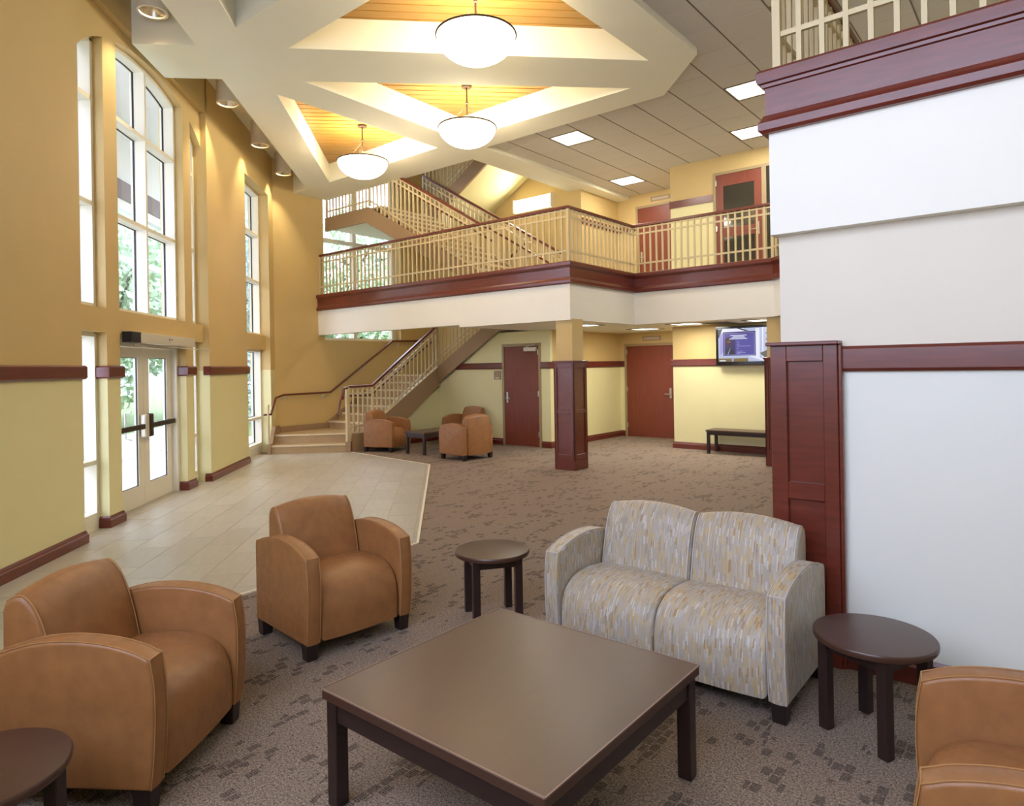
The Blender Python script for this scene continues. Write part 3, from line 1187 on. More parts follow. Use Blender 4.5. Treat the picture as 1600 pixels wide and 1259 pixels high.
# pilaster at the end of the right wall
pt_ = thing('wood_pilaster', 'tall mahogany panelled pilaster at the end of the pale wall, behind the sofa', 'pilaster', ab(1.04, 3.78), -PI / 4)
hw = .16
box(-hw - .02, hw, -.010, .34, 0, 1.68).build('core', M['mahog'], pt_)
box(-hw - .035, hw + .012, -.075, .345, 1.685, 1.705).build('cap', M['mahog'], pt_, bevel=.005)
for x0, x1 in ((-hw - .02, -hw + .065), (hw - .07, hw)):
    box(x0, x1, -.04, -.009, .0, 1.685).build('stile', M['mahog'], pt_, bevel=.003, seg=1)
for z0, z1 in ((0, .2), (.86, .95), (1.60, 1.685)):
    box(-hw + .065, hw - .07, -.04, -.009, z0, z1).build('cross_rail', M['mahog'], pt_, bevel=.003, seg=1)
for z0, z1 in ((.2, .86), (.95, 1.60)):
    box(-hw + .065, hw - .07, -.018, -.009, z0, z1).build('panel', M['mahog'], pt_)
box(hw, hw + .02, -.03, -.0, 0, 1.685).build('edge_molding', M['mahog'], pt_, bevel=.005)

# ================================================================== RAILINGS
BAL = .026


def railing(root, pts, h, step=.115, bars=(.16, -.12), cap=(.06, .045), skip_first=False, post_at=(), z_bot=0.0):
    """pts: base line in 3D. Square balusters, two flat bars and a mahogany cap."""
    pts = [Vector(p) for p in pts]
    protos = {}
    for k in range(len(pts) - 1):
        p, q = pts[k], pts[k + 1]
        hl = Vector((q.x - p.x, q.y - p.y)).length
        ang = math.atan2(q.y - p.y, q.x - p.x)
        n = max(1, round(hl / step))
        key = round(ang, 3)
        for j in range(0 if k == 0 else 1, n + 1):
            c_ = p.lerp(q, j / n)
            post = j in (0, n)
            kk = (key, post)
            if kk not in protos:
                wdt = BAL * (1.6 if post else 1)
                protos[kk] = box(-wdt / 2, wdt / 2, -wdt / 2, wdt / 2, z_bot, h).build('post' if post else 'baluster', M['rail'], root, c_, ang)
            else:
                inst(protos[kk], c_, root)
        up = Vector((0, 0, 1))
        for z in bars:
            zz = z if z > 0 else h + z
            MB().bar(p + up * zz, q + up * zz, .022, .028).build('rail_bar', M['rail'], root)
        MB().bar(p + up * (h - .02), q + up * (h - .02), .022, .02).build('top_bar', M['rail'], root)
    MB().path_bar([p + Vector((0, 0, h + cap[1] / 2)) for p in pts], cap[0], cap[1]).build('cap_rail', M['mahog'], root, bevel=.008)


rb = thing('balcony_railing', 'beige balcony railing with mahogany cap, turning the corner over the square column', 'railing')
E0 = [ab(12.12, 8.44, 3.18), ab(5.74, 8.44, 3.18), ab(5.74, 10.44, 3.18), ab(3.34, 10.44, 3.18), ab(2.16, 9.26, 3.18)]
railing(rb, E0, .81, bars=(.17, -.12))
rr_ = thing('balcony_railing', 'beige balcony railing over the broad white band, cut by the top of the photo', 'railing')
railing(rr_, [ab(1.16, 7.5, 3.18), ab(1.16, 3.76, 3.18), ab(-1.6, 3.76, 3.18)], .81, bars=(.2, -.12))
MB().sweep([p[:2] for p in (ab(1.16, 7.5), ab(1.16, 3.76), ab(-1.6, 3.76))], [(-.018, 3.18), (.018, 3.18), (.018, 3.20), (-.018, 3.20)]).build('bottom_bar', M['rail'], rr_)
MB().sweep([p[:2] for p in E0], [(-.012, 3.178), (.012, 3.178), (.012, 3.192), (-.012, 3.192)]).build('bottom_bar', M['rail'], rb)

# ================================================================== STAIRS
RIS = .17


def flight(root, p0, d, side, width, n, rise, run, z0, string_off=.0):
    """steps rising from plan point p0 along d (unit 2D Vector), width to the `side` (unit 2D)"""
    d3, s3 = Vector((d[0], d[1], 0)), Vector((side[0], side[1], 0))
    p0 = Vector((p0[0], p0[1], 0))
    up = Vector((0, 0, 1))
    for k in range(n):
        a = p0 + d3 * (run * k) + s3 * .03
        z = z0 + rise * (k + 1)
        t = MB().extrude([a + up * (z - .05) - d3 * .02, a + up * z - d3 * .02, a + d3 * (run + .02) + up * z, a + d3 * (run + .02) + up * (z - .05)], s3 * (width - .06))
        t.build('tread', M['tread'], root)
        nz = MB().extrude([a - d3 * .024 + up * (z - .028), a - d3 * .024 + up * (z + .003), a + d3 * .03 + up * (z + .003), a + d3 * .03 + up * z], s3 * (width - .06))
        nz.build('nosing', M['nose'], root)
        r = MB().extrude([a + up * (z - rise), a + up * (z - .05), a + d3 * .02 + up * (z - .05), a + d3 * .02 + up * (z - rise)], s3 * (width - .06))
        r.build('riser', M['tread'], root)
    return p0 + d3 * (run * n)


def stringer(root, pts_top, pts_bot, side, th=.05, name='stringer', m='string'):
    s3 = Vector((side[0], side[1], 0))
    poly = [Vector(p) for p in pts_top] + [Vector(p) for p in reversed(pts_bot)]
    MB().extrude(poly, s3 * th).build(name, M[m], root)


Av, Bv = Vector((-S2, S2)), Vector((S2, S2))
# --- lower stair
s1 = thing('staircase', 'lower tan staircase rising from two broad steps by the windows to the balcony', 'staircase')
LZ = .34
ST = [(-3.36, 13.05), (-1.86, 13.05), ab(10.63, 8.05)[:2], ab(10.63, 8.60)[:2], ab(12.14, 8.60)[:2], ab(12.14, 7.40)[:2], (-3.36, 13.80)]
ST = [tuple(p) for p in ST]
lo = MB().prism(ST, 0, .165).build('step', M['tread'], s1)
ST2 = [(-3.36, 13.36), (-1.95, 13.36)] + ST[2:]
MB().prism(ST2, .165, LZ).build('landing', M['tread'], s1)
box(-3.36, -1.86, 13.035, 13.09, .14, .168).build('nosing', M['nose'], s1)
box(-3.36, -1.95, 13.345, 13.40, LZ - .025, LZ + .003).build('nosing', M['nose'], s1)
for x in (-3.36, -1.90):
    MB().extrude([(x, 13.0, 0), (x, 13.0, .20), (x, 13.14, .20), (x, 13.40, .50), (x, 13.72, .50), (x, 13.72, 0)], (.07 if x < -3 else .09, 0, 0)).build('curb', M['string'], s1)
# landing skirting on the stair wall
MB().abox(12.14, 12.12, 7.45, 8.6, LZ, LZ + .12).build('skirting', M['string'], s1)
N1 = 7
R1 = (1.45 - LZ) / N1
U1 = (10.35 - 8.60) / N1
flight(s1, ab(10.63, 8.60), Bv, Av, 1.5, N1, R1, U1, LZ)
sl1 = R1 / U1
stringer(s1, [ab(10.58, 8.50, LZ + .18), ab(10.58, 8.62, LZ + .18), ab(10.58, 10.38, 1.45 + .16)], [ab(10.58, 8.50, .0), ab(10.58, 8.72, .0), ab(10.58, 10.38, 1.18)], Av, .055)
MB().bar(ab(10.60, 8.60, LZ + .185), ab(10.60, 10.38, 1.62), .07, .018).build('stringer_cap', M['nose'], s1)
# skirting up the stair wall
stringer(s1, [ab(12.10, 8.55, LZ + .14), ab(12.10, 10.38, 1.45 + .16)], [ab(12.10, 8.55, LZ - .05), ab(12.10, 10.38, 1.25)], Av, .04, 'skirting')
# soffit of the first flight
stringer(s1, [ab(10.63, 8.72, .03), ab(10.63, 10.38, 1.2)], [ab(10.63, 8.72, .0), ab(10.63, 10.38, 1.17)], Av, 1.5, 'soffit', 'white')
# middle landing and second flight (towards the upper floor)
MB().prism([ab(10.6, 10.35), ab(12.14, 10.35), ab(12.14, 11.64), ab(10.6, 11.64)], 1.18, 1.45).build('landing', M['tread'], s1)
N2 = 9
U2 = (10.6 - 8.06) / N2
R2 = (2.97 - 1.45) / N2
flight(s1, ab(10.60, 10.40), -Av, Bv, 1.24, N2 - 1, R2, U2, 1.45)
m2 = R2 / U2
stringer(s1, [ab(10.6, 10.385, 1.61), ab(8.05, 10.385, 1.61 + m2 * 2.55)], [ab(10.6, 10.385, 1.26), ab(8.05, 10.385, 1.26 + m2 * 2.55)], Bv, .05)
stringer(s1, [ab(10.6, 10.42, 1.30), ab(8.05, 10.42, 1.30 + m2 * 2.55)], [ab(10.6, 10.42, 1.275), ab(8.05, 10.42, 1.275 + m2 * 2.55)], Bv, 1.2, 'soffit', 'white')

r1 = thing('stair_railing', 'beige stair railing with mahogany cap along the lower staircase', 'railing')
railing(r1, [ab(10.60, 7.97, LZ + .02), ab(10.60, 8.56, LZ + .03), ab(10.60, 10.36, 1.62)], .87, bars=(.12, -.11), z_bot=.0)
railing(r1, [ab(10.58, 10.41, 1.64), ab(8.10, 10.41, 1.64 + m2 * 2.48)], .87, bars=(.12, .22))
nw = ab(10.60, 7.95, 0)
box(-.03, .03, -.03, .03, 0, 1.26).build('newel_post', M['rail'], r1, nw, -PI / 4)
e1 = Vector((nw.x - .02, nw.y, 1.26))
MB().path_bar([ab(10.60, 7.97, 1.245), Vector((nw.x - .05, nw.y - .12, 1.22)), Vector((nw.x - .06, nw.y - .16, 1.02))], .05, .04).build('handrail', M['mahog'], r1, bevel=.008)
MB().tube([(nw.x - .06, nw.y - .05, 1.08), (nw.x - .08, nw.y - .22, 1.08), (nw.x - .12, nw.y - .42, .78), (nw.x - .10, nw.y - .12, .76)], .022, 8).build('handrail', M['mahog'], r1, smooth=50)
MB().tube([ab(10.66, 8.0, 1.08), ab(10.66, 8.58, 1.08), ab(10.66, 10.33, 2.2)], .02, 8).build('handrail', M['mahog'], r1, smooth=50)

hr = thing('wall_handrail', 'slim mahogany handrail on round brackets along the gold stair wall', 'handrail')
HP = [Vector((-3.40, 12.98, .76)), Vector((-3.30, 13.10, .76)), Vector((-3.28, 13.40, 1.06)), ab(12.08, 7.5, 1.10), ab(12.08, 8.62, 1.11), ab(12.08, 10.39, 2.24), ab(12.08, 11.5, 2.26)]
MB().tube(HP, .021, 8).build('handrail_bar', M['mahog'], hr, smooth=50)
for b, z in ((7.56, 1.02), (8.46, 1.02), (9.53, 1.60), (10.56, 2.13)):
    MB().tube([ab(12.15, b, z), ab(12.09, b, z), ab(12.08, b, z + .07)], .009, 6).build('bracket', M['alu'], hr, smooth=50)
    MB().tube([ab(12.152, b, z), ab(12.138, b, z)], .036, 14).build('bracket_plate', M['alu'], hr)
MB().tube([(-3.33, 13.02, 0.19), (-3.33, 13.02, .95)], .02, 8).build('post', M['rail'], hr, smooth=50)

# --- upper stair: up to the window landing, then back over itself
s2 = thing('staircase', 'upper staircase crossing behind the balcony railing up to a window landing', 'staircase')
L3 = 4.83
N3 = 11
R3 = (L3 - 2.97) / N3
U3 = .29
a_bot = 10.65 - U3 * N3
m3 = R3 / U3
flight(s2, ab(a_bot, 8.62), Av, Bv, 1.5, N3, R3, U3, 2.97)
MB().prism([ab(10.62, 8.66), ab(12.14, 8.66), ab(12.14, 11.5), ab(10.62, 11.5)], L3 - .2, L3 - .0).build('landing', M['tread'], s2)
MB().prism([ab(10.62, 8.66), ab(12.14, 8.66), ab(12.14, 11.5), ab(10.62, 11.5)], L3 - .22, L3 - .2).build('landing_soffit', M['white'], s2)
for b_, sgn in ((8.60, 1), (10.14, 1)):
    zt, zb_ = L3 + .02, L3 - .27
    top_ = [ab(12.14, b_, zt), ab(10.68, b_, zt), ab(a_bot - .1, b_, zt - m3 * (10.68 - a_bot + .1))]
    bot_ = [ab(12.14, b_, zb_), ab(10.78, b_, zb_), ab(a_bot + .28, b_, 2.98), ab(a_bot - .1, b_, 2.98)]
    top_[2].z = max(top_[2].z, 3.05)
    stringer(s2, top_ if b_ < 9 else top_[1:], bot_ if b_ < 9 else bot_[1:], Bv, .05)
stringer(s2, [ab(10.7, 8.66, L3 - .21), ab(a_bot + .3, 8.66, 3.04)], [ab(10.7, 8.66, L3 - .23), ab(a_bot + .3, 8.66, 3.0)], Bv, 1.46, 'soffit', 'white')
flight(s2, ab(10.60, 10.24), -Av, Bv, 1.35, 12, R3, U3, L3)
m4 = m3
zs = L3 + .14
stringer(s2, [ab(10.75, 10.20, zs), ab(7.1, 10.20, zs + m4 * 3.65)], [ab(10.75, 10.20, zs - .33), ab(7.1, 10.20, zs - .33 + m4 * 3.65)], Bv, .05)
stringer(s2, [ab(10.75, 10.24, zs - .27), ab(7.1, 10.24, zs - .27 + m4 * 3.65)], [ab(10.75, 10.24, zs - .30), ab(7.1, 10.24, zs - .30 + m4 * 3.65)], Bv, 1.38, 'soffit', 'cream')
r2 = thing('stair_railing', 'beige stair railing with mahogany caps along both sides of the upper staircase', 'railing')
zz = L3 + .03
railing(r2, [ab(12.10, 8.625, zz), ab(10.66, 8.625, zz), ab(a_bot + .05, 8.625, zz - m3 * (10.61 - a_bot))], .92, bars=(.12, -.12))
railing(r2, [ab(10.72, 10.165, zz), ab(a_bot - .4, 10.165, zz - m3 * (11.12 - a_bot))], .92, bars=(.12, -.12))
railing(r2, [ab(10.70, 10.225, zs + .02), ab(7.4, 10.225, zs + .02 + m4 * 3.3)], .9, bars=(.12, .24))
MB().tube([ab(10.8, 10.10, L3 + .72), ab(a_bot - .3, 10.10, L3 + .72 - m3 * (11.1 - a_bot)), ab(a_bot - .75, 10.10, L3 + .72 - m3 * (11.1 - a_bot))], .02, 8).build('handrail', M['mahog'], r2, smooth=50)
MB().tube([ab(12.0, 8.70, L3 + .8), ab(10.7, 8.70, L3 + .8), ab(a_bot, 8.70, L3 + .8 - m3 * (10.7 - a_bot))], .02, 8).build('handrail', M['mahog'], r2, smooth=50)

# ================================================================== UPHOLSTERY
def spline(pts, n=6):
    """Catmull-Rom through the points (open)"""
    out = []
    P = [Vector((p[0], p[1])) for p in pts]
    P = [P[0] * 2 - P[1]] + P + [P[-1] * 2 - P[-2]]
    for i in range(1, len(P) - 2):
        a, b, c_, d = P[i - 1:i + 3]
        for k in range(n):
            t = k / n
            out.append(0.5 * ((2 * b) + (c_ - a) * t + (2 * a - 5 * b + 4 * c_ - d) * t * t + (3 * b - a - 3 * c_ + d) * t ** 3))
    out.append(P[-2])
    return [(p.x, p.y) for p in out]


def inset_poly(p, dist):
    n = len(p)
    out = []
    for i in range(n):
        a, b, c_ = Vector(p[i - 1]), Vector(p[i]), Vector(p[(i + 1) % n])
        d1_, d2_ = b - a, c_ - b
        if d1_.length < 1e-6: d1_ = d2_
        if d2_.length < 1e-6: d2_ = d1_
        n1 = Vector((-d1_.y, d1_.x)).normalized()
        n2 = Vector((-d2_.y, d2_.x)).normalized()
        k = n1 + n2
        if k.length < 1e-4: k = n1
        k = k / max(.45, k.dot(n1))
        out.append(b + k * dist)
    return out


def loft(prof, x0, x1, r=.02, crown=0.0, dome=0.0, zlo=.25):
    """closed (y, z) profile, counter-clockwise, carried from x0 to x1 with rounded ends; UV in metres"""
    if sum(prof[i - 1][0] * prof[i][1] - prof[i][0] * prof[i - 1][1] for i in range(len(prof))) < 0:
        prof = prof[::-1]
    n = len(prof)
    cx, hw_ = (x0 + x1) / 2, (x1 - x0) / 2
    st_ = []
    for k in range(4):
        th = PI / 2 * (1 - k / 4)
        st_.append((-hw_ + r - r * math.sin(th), r * (1 - math.cos(th))))
    m_ = max(3, int(hw_ * 2 / .06))
    inner = [(-hw_ + r + (2 * hw_ - 2 * r) * k / m_, 0.0) for k in range(m_ + 1)]
    st_ = st_ + inner + [(-x, i_) for x, i_ in reversed(st_)]
    arc = [0.0]
    for i in range(1, n + 1):
        arc.append(arc[-1] + math.hypot(prof[i % n][0] - prof[i - 1][0], prof[i % n][1] - prof[i - 1][1]))
    vs, fs, uvs = [], [], []
    for x, ins in st_:
        t = x / hw_
        pp = inset_poly(prof, ins - crown * (1 - t * t))
        for q in pp:
            z = q.y + (dome * (1 - t * t) if q.y > zlo else 0)
            vs.append((cx + x, q.x, z))
    for s_i in range(len(st_) - 1):
        for k in range(n):
            j = (k + 1) % n
            fs.append((s_i * n + k, s_i * n + j, (s_i + 1) * n + j, (s_i + 1) * n + k)[::-1])
            u0_, u1_ = st_[s_i][0] + cx, st_[s_i + 1][0] + cx
            uvs.append(((u0_, arc[k]), (u0_, arc[k + 1]), (u1_, arc[k + 1]), (u1_, arc[k]))[::-1])
    e = (len(st_) - 1) * n
    a = tuple(range(n))
    b = tuple(e + k for k in range(n))
    fs += [a, b[::-1]]
    uvs += [[(vs[k][1], vs[k][2]) for k in a], [(vs[k][1] + 3, vs[k][2]) for k in b[::-1]]]
    # profile runs in (y, z): x x y = z, so a counter-clockwise ring seen from -x faces outward
    fs = [q[::-1] for q in fs]
    uvs = [list(q)[::-1] for q in uvs]
    return MB().add(vs, fs, uvs)


def arm_profile():
    fr_ = spline([(-.315, .095), (-.328, .22), (-.335, .36), (-.332, .47), (-.318, .562)], 5)
    tp = spline([(-.318, .562), (-.25, .592), (-.14, .617), (0, .626), (.14, .612), (.30, .565)], 5)
    return fr_ + tp[1:] + [(.305, .55), (.305, .095)]


def seat_profile(dy=0.0):
    top = spline([(.19, .405), (.05, .428), (-.10, .434), (-.20, .418), (-.275, .372), (-.312, .30), (-.322, .20), (-.318, .098)], 6)
    return top + [(.19, .098)]


def back_profile():
    fr_ = spline([(.10, .30), (.115, .42), (.145, .56), (.185, .68), (.235, .745), (.275, .752), (.312, .735)], 6)
    return fr_ + [(.325, .70), (.33, .095), (.16, .095)]


def sofa_like(root, width, cells, m, piped=True):
    hwid = width / 2
    at = .088
    AP = arm_profile()
    for s_ in (-1, 1):
        xo, xi = s_ * hwid, s_ * (hwid - at)
        a = loft(AP, min(xo, xi), max(xo, xi), .012, .004).build('arm', m, root, smooth=50)
        for x in (xo - s_ * .006, xi + s_ * .006):
            pts = [(x, q[0] - (.003 if q[0] < -.3 else 0), q[1] + (.002 if q[1] > .5 else 0)) for q in AP[:-2]]
            if piped: MB().tube(pts, .0022, 6).build('piping', M['stitch'] if m is M['leather'] else m, a, smooth=60)
        if piped:
            MB().bar((xo - s_ * .004, -.320, .565), (xi + s_ * .004, -.320, .565), .004, .004).build('seam', M['stitch'] if m is M['leather'] else m, a)
    iw = width - 2 * at - .006
    for c_ in range(cells):
        x0 = -iw / 2 + iw * c_ / cells + .002
        x1 = -iw / 2 + iw * (c_ + 1) / cells - .002
        loft(seat_profile(), x0, x1, .022, .006).build('seat_cushion', m, root, smooth=50)
        bk = loft(back_profile(), x0, x1, .02, .006, .028, .5).build('backrest', m, root, smooth=50)
        if piped:
            BP = [q for q in back_profile()[:-3]]
            for x in (x0 + .012, x1 - .012):
                MB().tube([(x, q[0] - .004, q[1] + (.004 if q[1] > .7 else 0)) for q in BP], .003, 6).build('piping', M['stitch'] if m is M['leather'] else m, bk, smooth=60)
    box(-hwid + .03, hwid - .03, -.30, .30, .09, .12).build('base', M['blackwood'], root)
    for x in (-hwid + .045, hwid - .045):
        for y in (-.275, .275):
            lg = MB()
            lg.add([(x - .03, y - .03, 0), (x + .03, y - .03, 0), (x + .03, y + .03, 0), (x - .03, y + .03, 0),
                    (x - .036, y - .036, .1), (x + .036, y - .036, .1), (x + .036, y + .036, .1), (x - .036, y + .036, .1)],
                   [(0, 3, 2, 1), (4, 5, 6, 7), (0, 1, 5, 4), (1, 2, 6, 5), (2, 3, 7, 6), (3, 0, 4, 7)])
            lg.build('leg', M['blackwood'], root, bevel=.003, seg=1)


def place(fc, n, depth=.66):
    l = math.hypot(*n)
    n = (n[0] / l, n[1] / l)
    return (fc[0] - n[0] * depth / 2, fc[1] - n[1] * depth / 2, 0), math.atan2(n[0], -n[1])


ch0 = thing('armchair', 'tan leather armchair with its back to the window wall, a round table beside its arm', 'armchair', group='tan leather armchairs')
sofa_like(ch0, .70, 1, M['leather'])
CH = [((-1.0025, 2.857), (.705, -.125), None),
      ((-.4925, 3.9275), (.435, -.535), 'tan leather armchair at the edge of the tile floor, facing the big coffee table'),
      ((1.34, 1.80), (-.60, .46), 'tan leather armchair cut off by the photo edge, before the pale wall'),
      ((-.85, 13.10), (.54, -.28), 'tan leather armchair tucked beside the foot of the lower staircase'),
      ((.15, 12.02), (-.65, .76), 'tan leather armchair seen from behind, between the far low table and the column'),
      ((.16, 13.56), (-.74, -.66), 'brown leather armchair by the cream wall, half hidden behind the one turned away')]
for k, (fc, n, lab) in enumerate(CH):
    o = ch0 if k == 0 else copy_tree(ch0)
    o.location, ang = place(fc, n)
    o.rotation_euler = (0, 0, ang)
    if lab: o['label'] = lab

sf = thing('sofa', 'two-seat sofa in beige, grey and gold dashed fabric before the mahogany pilaster', 'sofa')
sofa_like(sf, 1.30, 2, M['fabric'])
fcp = ab(1.575, 2.985)
sf.location, ang = place((fcp.x, fcp.y), (-S2, -S2))
sf.rotation_euler = (0, 0, ang)


# ================================================================== TABLES
def square_table(name, label, cat, a0, a1, b0, b1, h, th=.04, leg=.055, group=None, ap=.075, overhang=0.0):
    ca, cb = (a0 + a1) / 2, (b0 + b1) / 2
    hx, hy = (a1 - a0) / 2, (b1 - b0) / 2
    t = thing(name, label, cat, ab(ca, cb), -PI / 4, group)
    tp_ = box(-hx, hx, -hy, hy, h - th, h - .002).build('tabletop', M['dedge'] if False else M['dtop'], t, bevel=.004)
    e = MB()
    for p, q in (((-hx, -hy), (hx, -hy)), ((hx, -hy), (hx, hy)), ((hx, hy), (-hx, hy)), ((-hx, hy), (-hx, -hy))):
        e.bar((p[0], p[1], h - .003), (q[0], q[1], h - .003), .005, .005)
    e.build('edge_band', M['dedge'], tp_)
    i_ = .012 + overhang
    for x in (-1, 1):
        for y in (-1, 1):
            box(x * (hx - i_), x * (hx - i_ - leg), y * (hy - i_), y * (hy - i_ - leg), 0, h - th).build('leg', M['dwood'], t, bevel=.003, seg=1)
    j = i_ + .008
    for x in (-1, 1):
        box(x * (hx - j), x * (hx - j - .022), -hy + i_ + leg, hy - i_ - leg, h - th - ap, h - th).build('apron', M['dwood'], t)
        box(-hx + i_ + leg, hx - i_ - leg, x * (hy - j), x * (hy - j - .022), h - th - ap, h - th).build('apron', M['dwood'], t)
    return t


square_table('coffee_table', 'large square coffee table with brown top and black legs among the seats', 'coffee table', 1.09, 2.11, 1.445, 2.455, .43)
square_table('coffee_table', 'small dark coffee table between the far armchairs near the staircase', 'coffee table', 8.93, 9.46, 8.38, 9.38, .42, .035, .05)
square_table('bench', 'dark wood bench against the cream wall under the television', 'bench', 3.3, 4.82, 11.28, 11.70, .42, .03, .05, None, .06)


def round_table(label, c_, rz, group):
    t = thing('end_table', label, 'end table', (c_[0], c_[1], 0), rz, group)
    R_ = .24
    MB().lathe([(0, .398), (R_ - .012, .398), (R_ - .003, .402), (R_, .41), (R_, .424), (R_ - .004, .429), (R_ - .01, .43), (0, .43)], 48).build('tabletop', M['dtop'], t, smooth=40)
    q = .135
    for x in (-1, 1):
        for y in (-1, 1):
            box(x * q - .023, x * q + .023, y * q - .023, y * q + .023, 0, .398).build('leg', M['dwood'], t, bevel=.003, seg=1)
    for x in (-1, 1):
        box(x * q - .011, x * q + .011, -q + .023, q - .023, .345, .398).build('apron', M['dwood'], t)
        box(-q + .023, q - .023, x * q - .011, x * q + .011, .345, .398).build('apron', M['dwood'], t)
    return t


round_table('round dark end table between the leather armchair and the sofa, on open carpet', (.285, 4.28), math.radians(9), 'round end tables')
round_table('round dark end table by the pale wall, beside the sofa arm', (1.81, 2.69), math.radians(22), 'round end tables')
round_table('round dark end table in the corner of the photo, beside the window-side armchair', (-1.40, 2.13), math.radians(-10), 'round end tables')

# ================================================================== LAMPS
def pendant(label, x, y, zc=5.6, zr=5.0):
    t = thing('pendant_lamp', label, 'pendant lamp', (x, y, zr), 0, 'bowl pendant lamps')
    R_ = .405
    D_ = .27
    n = 10
    pr = [(0.0, -D_)] + [(R_ * math.sin(PI / 2 * k / n), -D_ * math.cos(PI / 2 * k / n)) for k in range(1, n + 1)]
    pr += [(R_ - .012, 0.0)] + [((R_ - .012) * math.sin(PI / 2 * k / n), -(D_ - .012) * math.cos(PI / 2 * k / n)) for k in range(n - 1, 0, -1)]
    MB().lathe(pr, 48).build('glass_bowl', M['bowl'], t, smooth=50)
    MB().tube([((R_ + .004) * math.cos(2 * PI * k / 48), (R_ + .004) * math.sin(2 * PI * k / 48), .004) for k in range(48)], .011, 8, True).build('rim_ring', M['bronze'], t, smooth=60)
    MB().lathe([(.07, zc - zr - .03), (.075, zc - zr - .02), (.075, zc - zr), ], 24).build('canopy', M['bronze'], t, smooth=40)
    MB().tube([(0, 0, .17), (0, 0, zc - zr - .02)], .011, 8).build('rod', M['bronze'], t, smooth=60)
    MB().lathe([(.011, .28), (.024, .285), (.024, .30), (.011, .305)], 16, (0, 0, .06)).build('coupling', M['bronze'], t)
    for k in range(3):
        a = 2 * PI * k / 3 + .5
        MB().tube([(0, 0, .33), (R_ * math.cos(a), R_ * math.sin(a), .01)], .0022, 5).build('cable', M['bronze'], t)
    l = lamp('bulb', 'POINT', (0, 0, .10), P_PEND, WARM2, .12, parent=t)
    return t


pendant('bowl pendant lamp that looks largest, hung before the wide white cross beam', .38, 6.86)
pendant('bowl pendant lamp in the middle coffer, just past the wide white cross beam', .38, 9.51)
pendant('bowl pendant lamp in the narrow triangular coffer above the stair end of the hall', -1.28, 11.16)


def can(label, x, y, lit):
    t = thing('can_downlight', label, 'downlight', (x, y, 5.86), 0, 'cylinder downlights along the window wall')
    R_, H_ = .15, .40
    MB().lathe([(R_ - .012, -H_ + .08), (R_ - .012, -H_), (R_, -H_), (R_, 0), (0, 0)], 32, caps=False).build('cylinder', M['can'], t, smooth=40)
    MB().lathe([(.06, -H_ + .20), (.09, -H_ + .12), (R_ - .014, -H_ + .004)], 32, caps=False).build('reflector', M['reflector'], t, smooth=50)
    MB().lathe([(0, -H_ + .19), (.062, -H_ + .19)], 24).build('lamp_face', M['canl'], t)
    MB().lathe([(R_ - .02, -H_ - .006), (R_ + .004, -H_ - .006), (R_ + .004, -H_ + .012), (R_ - .02, -H_ + .012), (R_ - .02, -H_ - .006)], 32, caps=False).build('trim_ring', M['can'], t, smooth=40)
    lamp('beam', 'SPOT', (0, 0, -H_ + .15), P_CAN, WARM, .04, rot=(0, math.radians(6), 0), parent=t, spot=math.radians(74), blend=.7)
    return t


can('white cylinder downlight at the top edge, above the big arched window', -3.05, 7.50, True)
can('white cylinder downlight second along the wall, just past the cross beam', -3.05, 10.0, True)
can('white cylinder downlight glowing brightest, third along the window wall', -3.08, 11.82, True)
can('white cylinder downlight at the far end of the row, by the stair corner', -3.09, 13.5, True)


def troffer(label, a0, b0, z, da, db, power, group):
    t = thing('ceiling_light', label, 'ceiling light', ab(a0 + da / 2, b0 + db / 2, z), -PI / 4, group)
    hx, hy = da / 2, db / 2
    f_ = MB()
    for x0, x1, y0, y1 in ((-hx, hx, -hy, -hy + .03), (-hx, hx, hy - .03, hy), (-hx, -hx + .03, -hy + .03, hy - .03), (hx - .03, hx, -hy + .03, hy - .03)):
        f_.box(x0, x1, y0, y1, -.004, .03)
    f_.build('frame', M['grid'], t)
    box(-hx + .03, hx - .03, -hy + .03, hy - .03, .004, .014).build('diffuser', M['lens'], t)
    lamp('tubes', 'AREA', (0, 0, -.012), power, (1, .96, .87), da - .08, db - .08, parent=t)
    return t


TL_ = ['square ceiling light over the gap by the upper white railing, higher of two', 'square ceiling light over the glazed upper door, lower of the pair by the railing post',
       'square ceiling light above the balcony corner, just past the soffit edge', 'square ceiling light deepest over the upper corridor, near the taupe sign',
       'square ceiling light at the top edge of the photo, partly behind the upper railing', None]
for k, (a, b) in enumerate(TROF[:5]):
    troffer(TL_[k], a, b, ZC, DA, DB, P_TROF, 'square ceiling lights over the balcony')
LL = [((6.1, 9.5), 'low ceiling light under the balcony just beside the column'),
      ((6.0, 11.6), 'low ceiling light under the balcony in front of the corridor door'),
      ((4.75, 10.75), 'low ceiling light under the balcony before the cream wall'),
      ((3.45, 10.9), 'low ceiling light under the balcony above the television')]
for (a, b), lab in LL:
    troffer(lab, a, b, 2.285, .56, .56, P_LOW, 'low ceiling lights under the balcony')
for k, (a, b) in enumerate(((9.9, 9.4), (8.6, 9.4))):
    pass

v = thing('air_vent', 'dark slatted air vent in the low ceiling before the television', 'air vent', ab(4.45, 11.05, 2.285), -PI / 4)
box(-.28, .28, -.28, .28, -.006, .02).build('frame', M['alu'], v)
for k in range(7):
    MB().bar((-.24, -.21 + .07 * k, -.012), (.24, -.21 + .07 * k, -.012), .03, .006).build('slat', M['grid'], v)

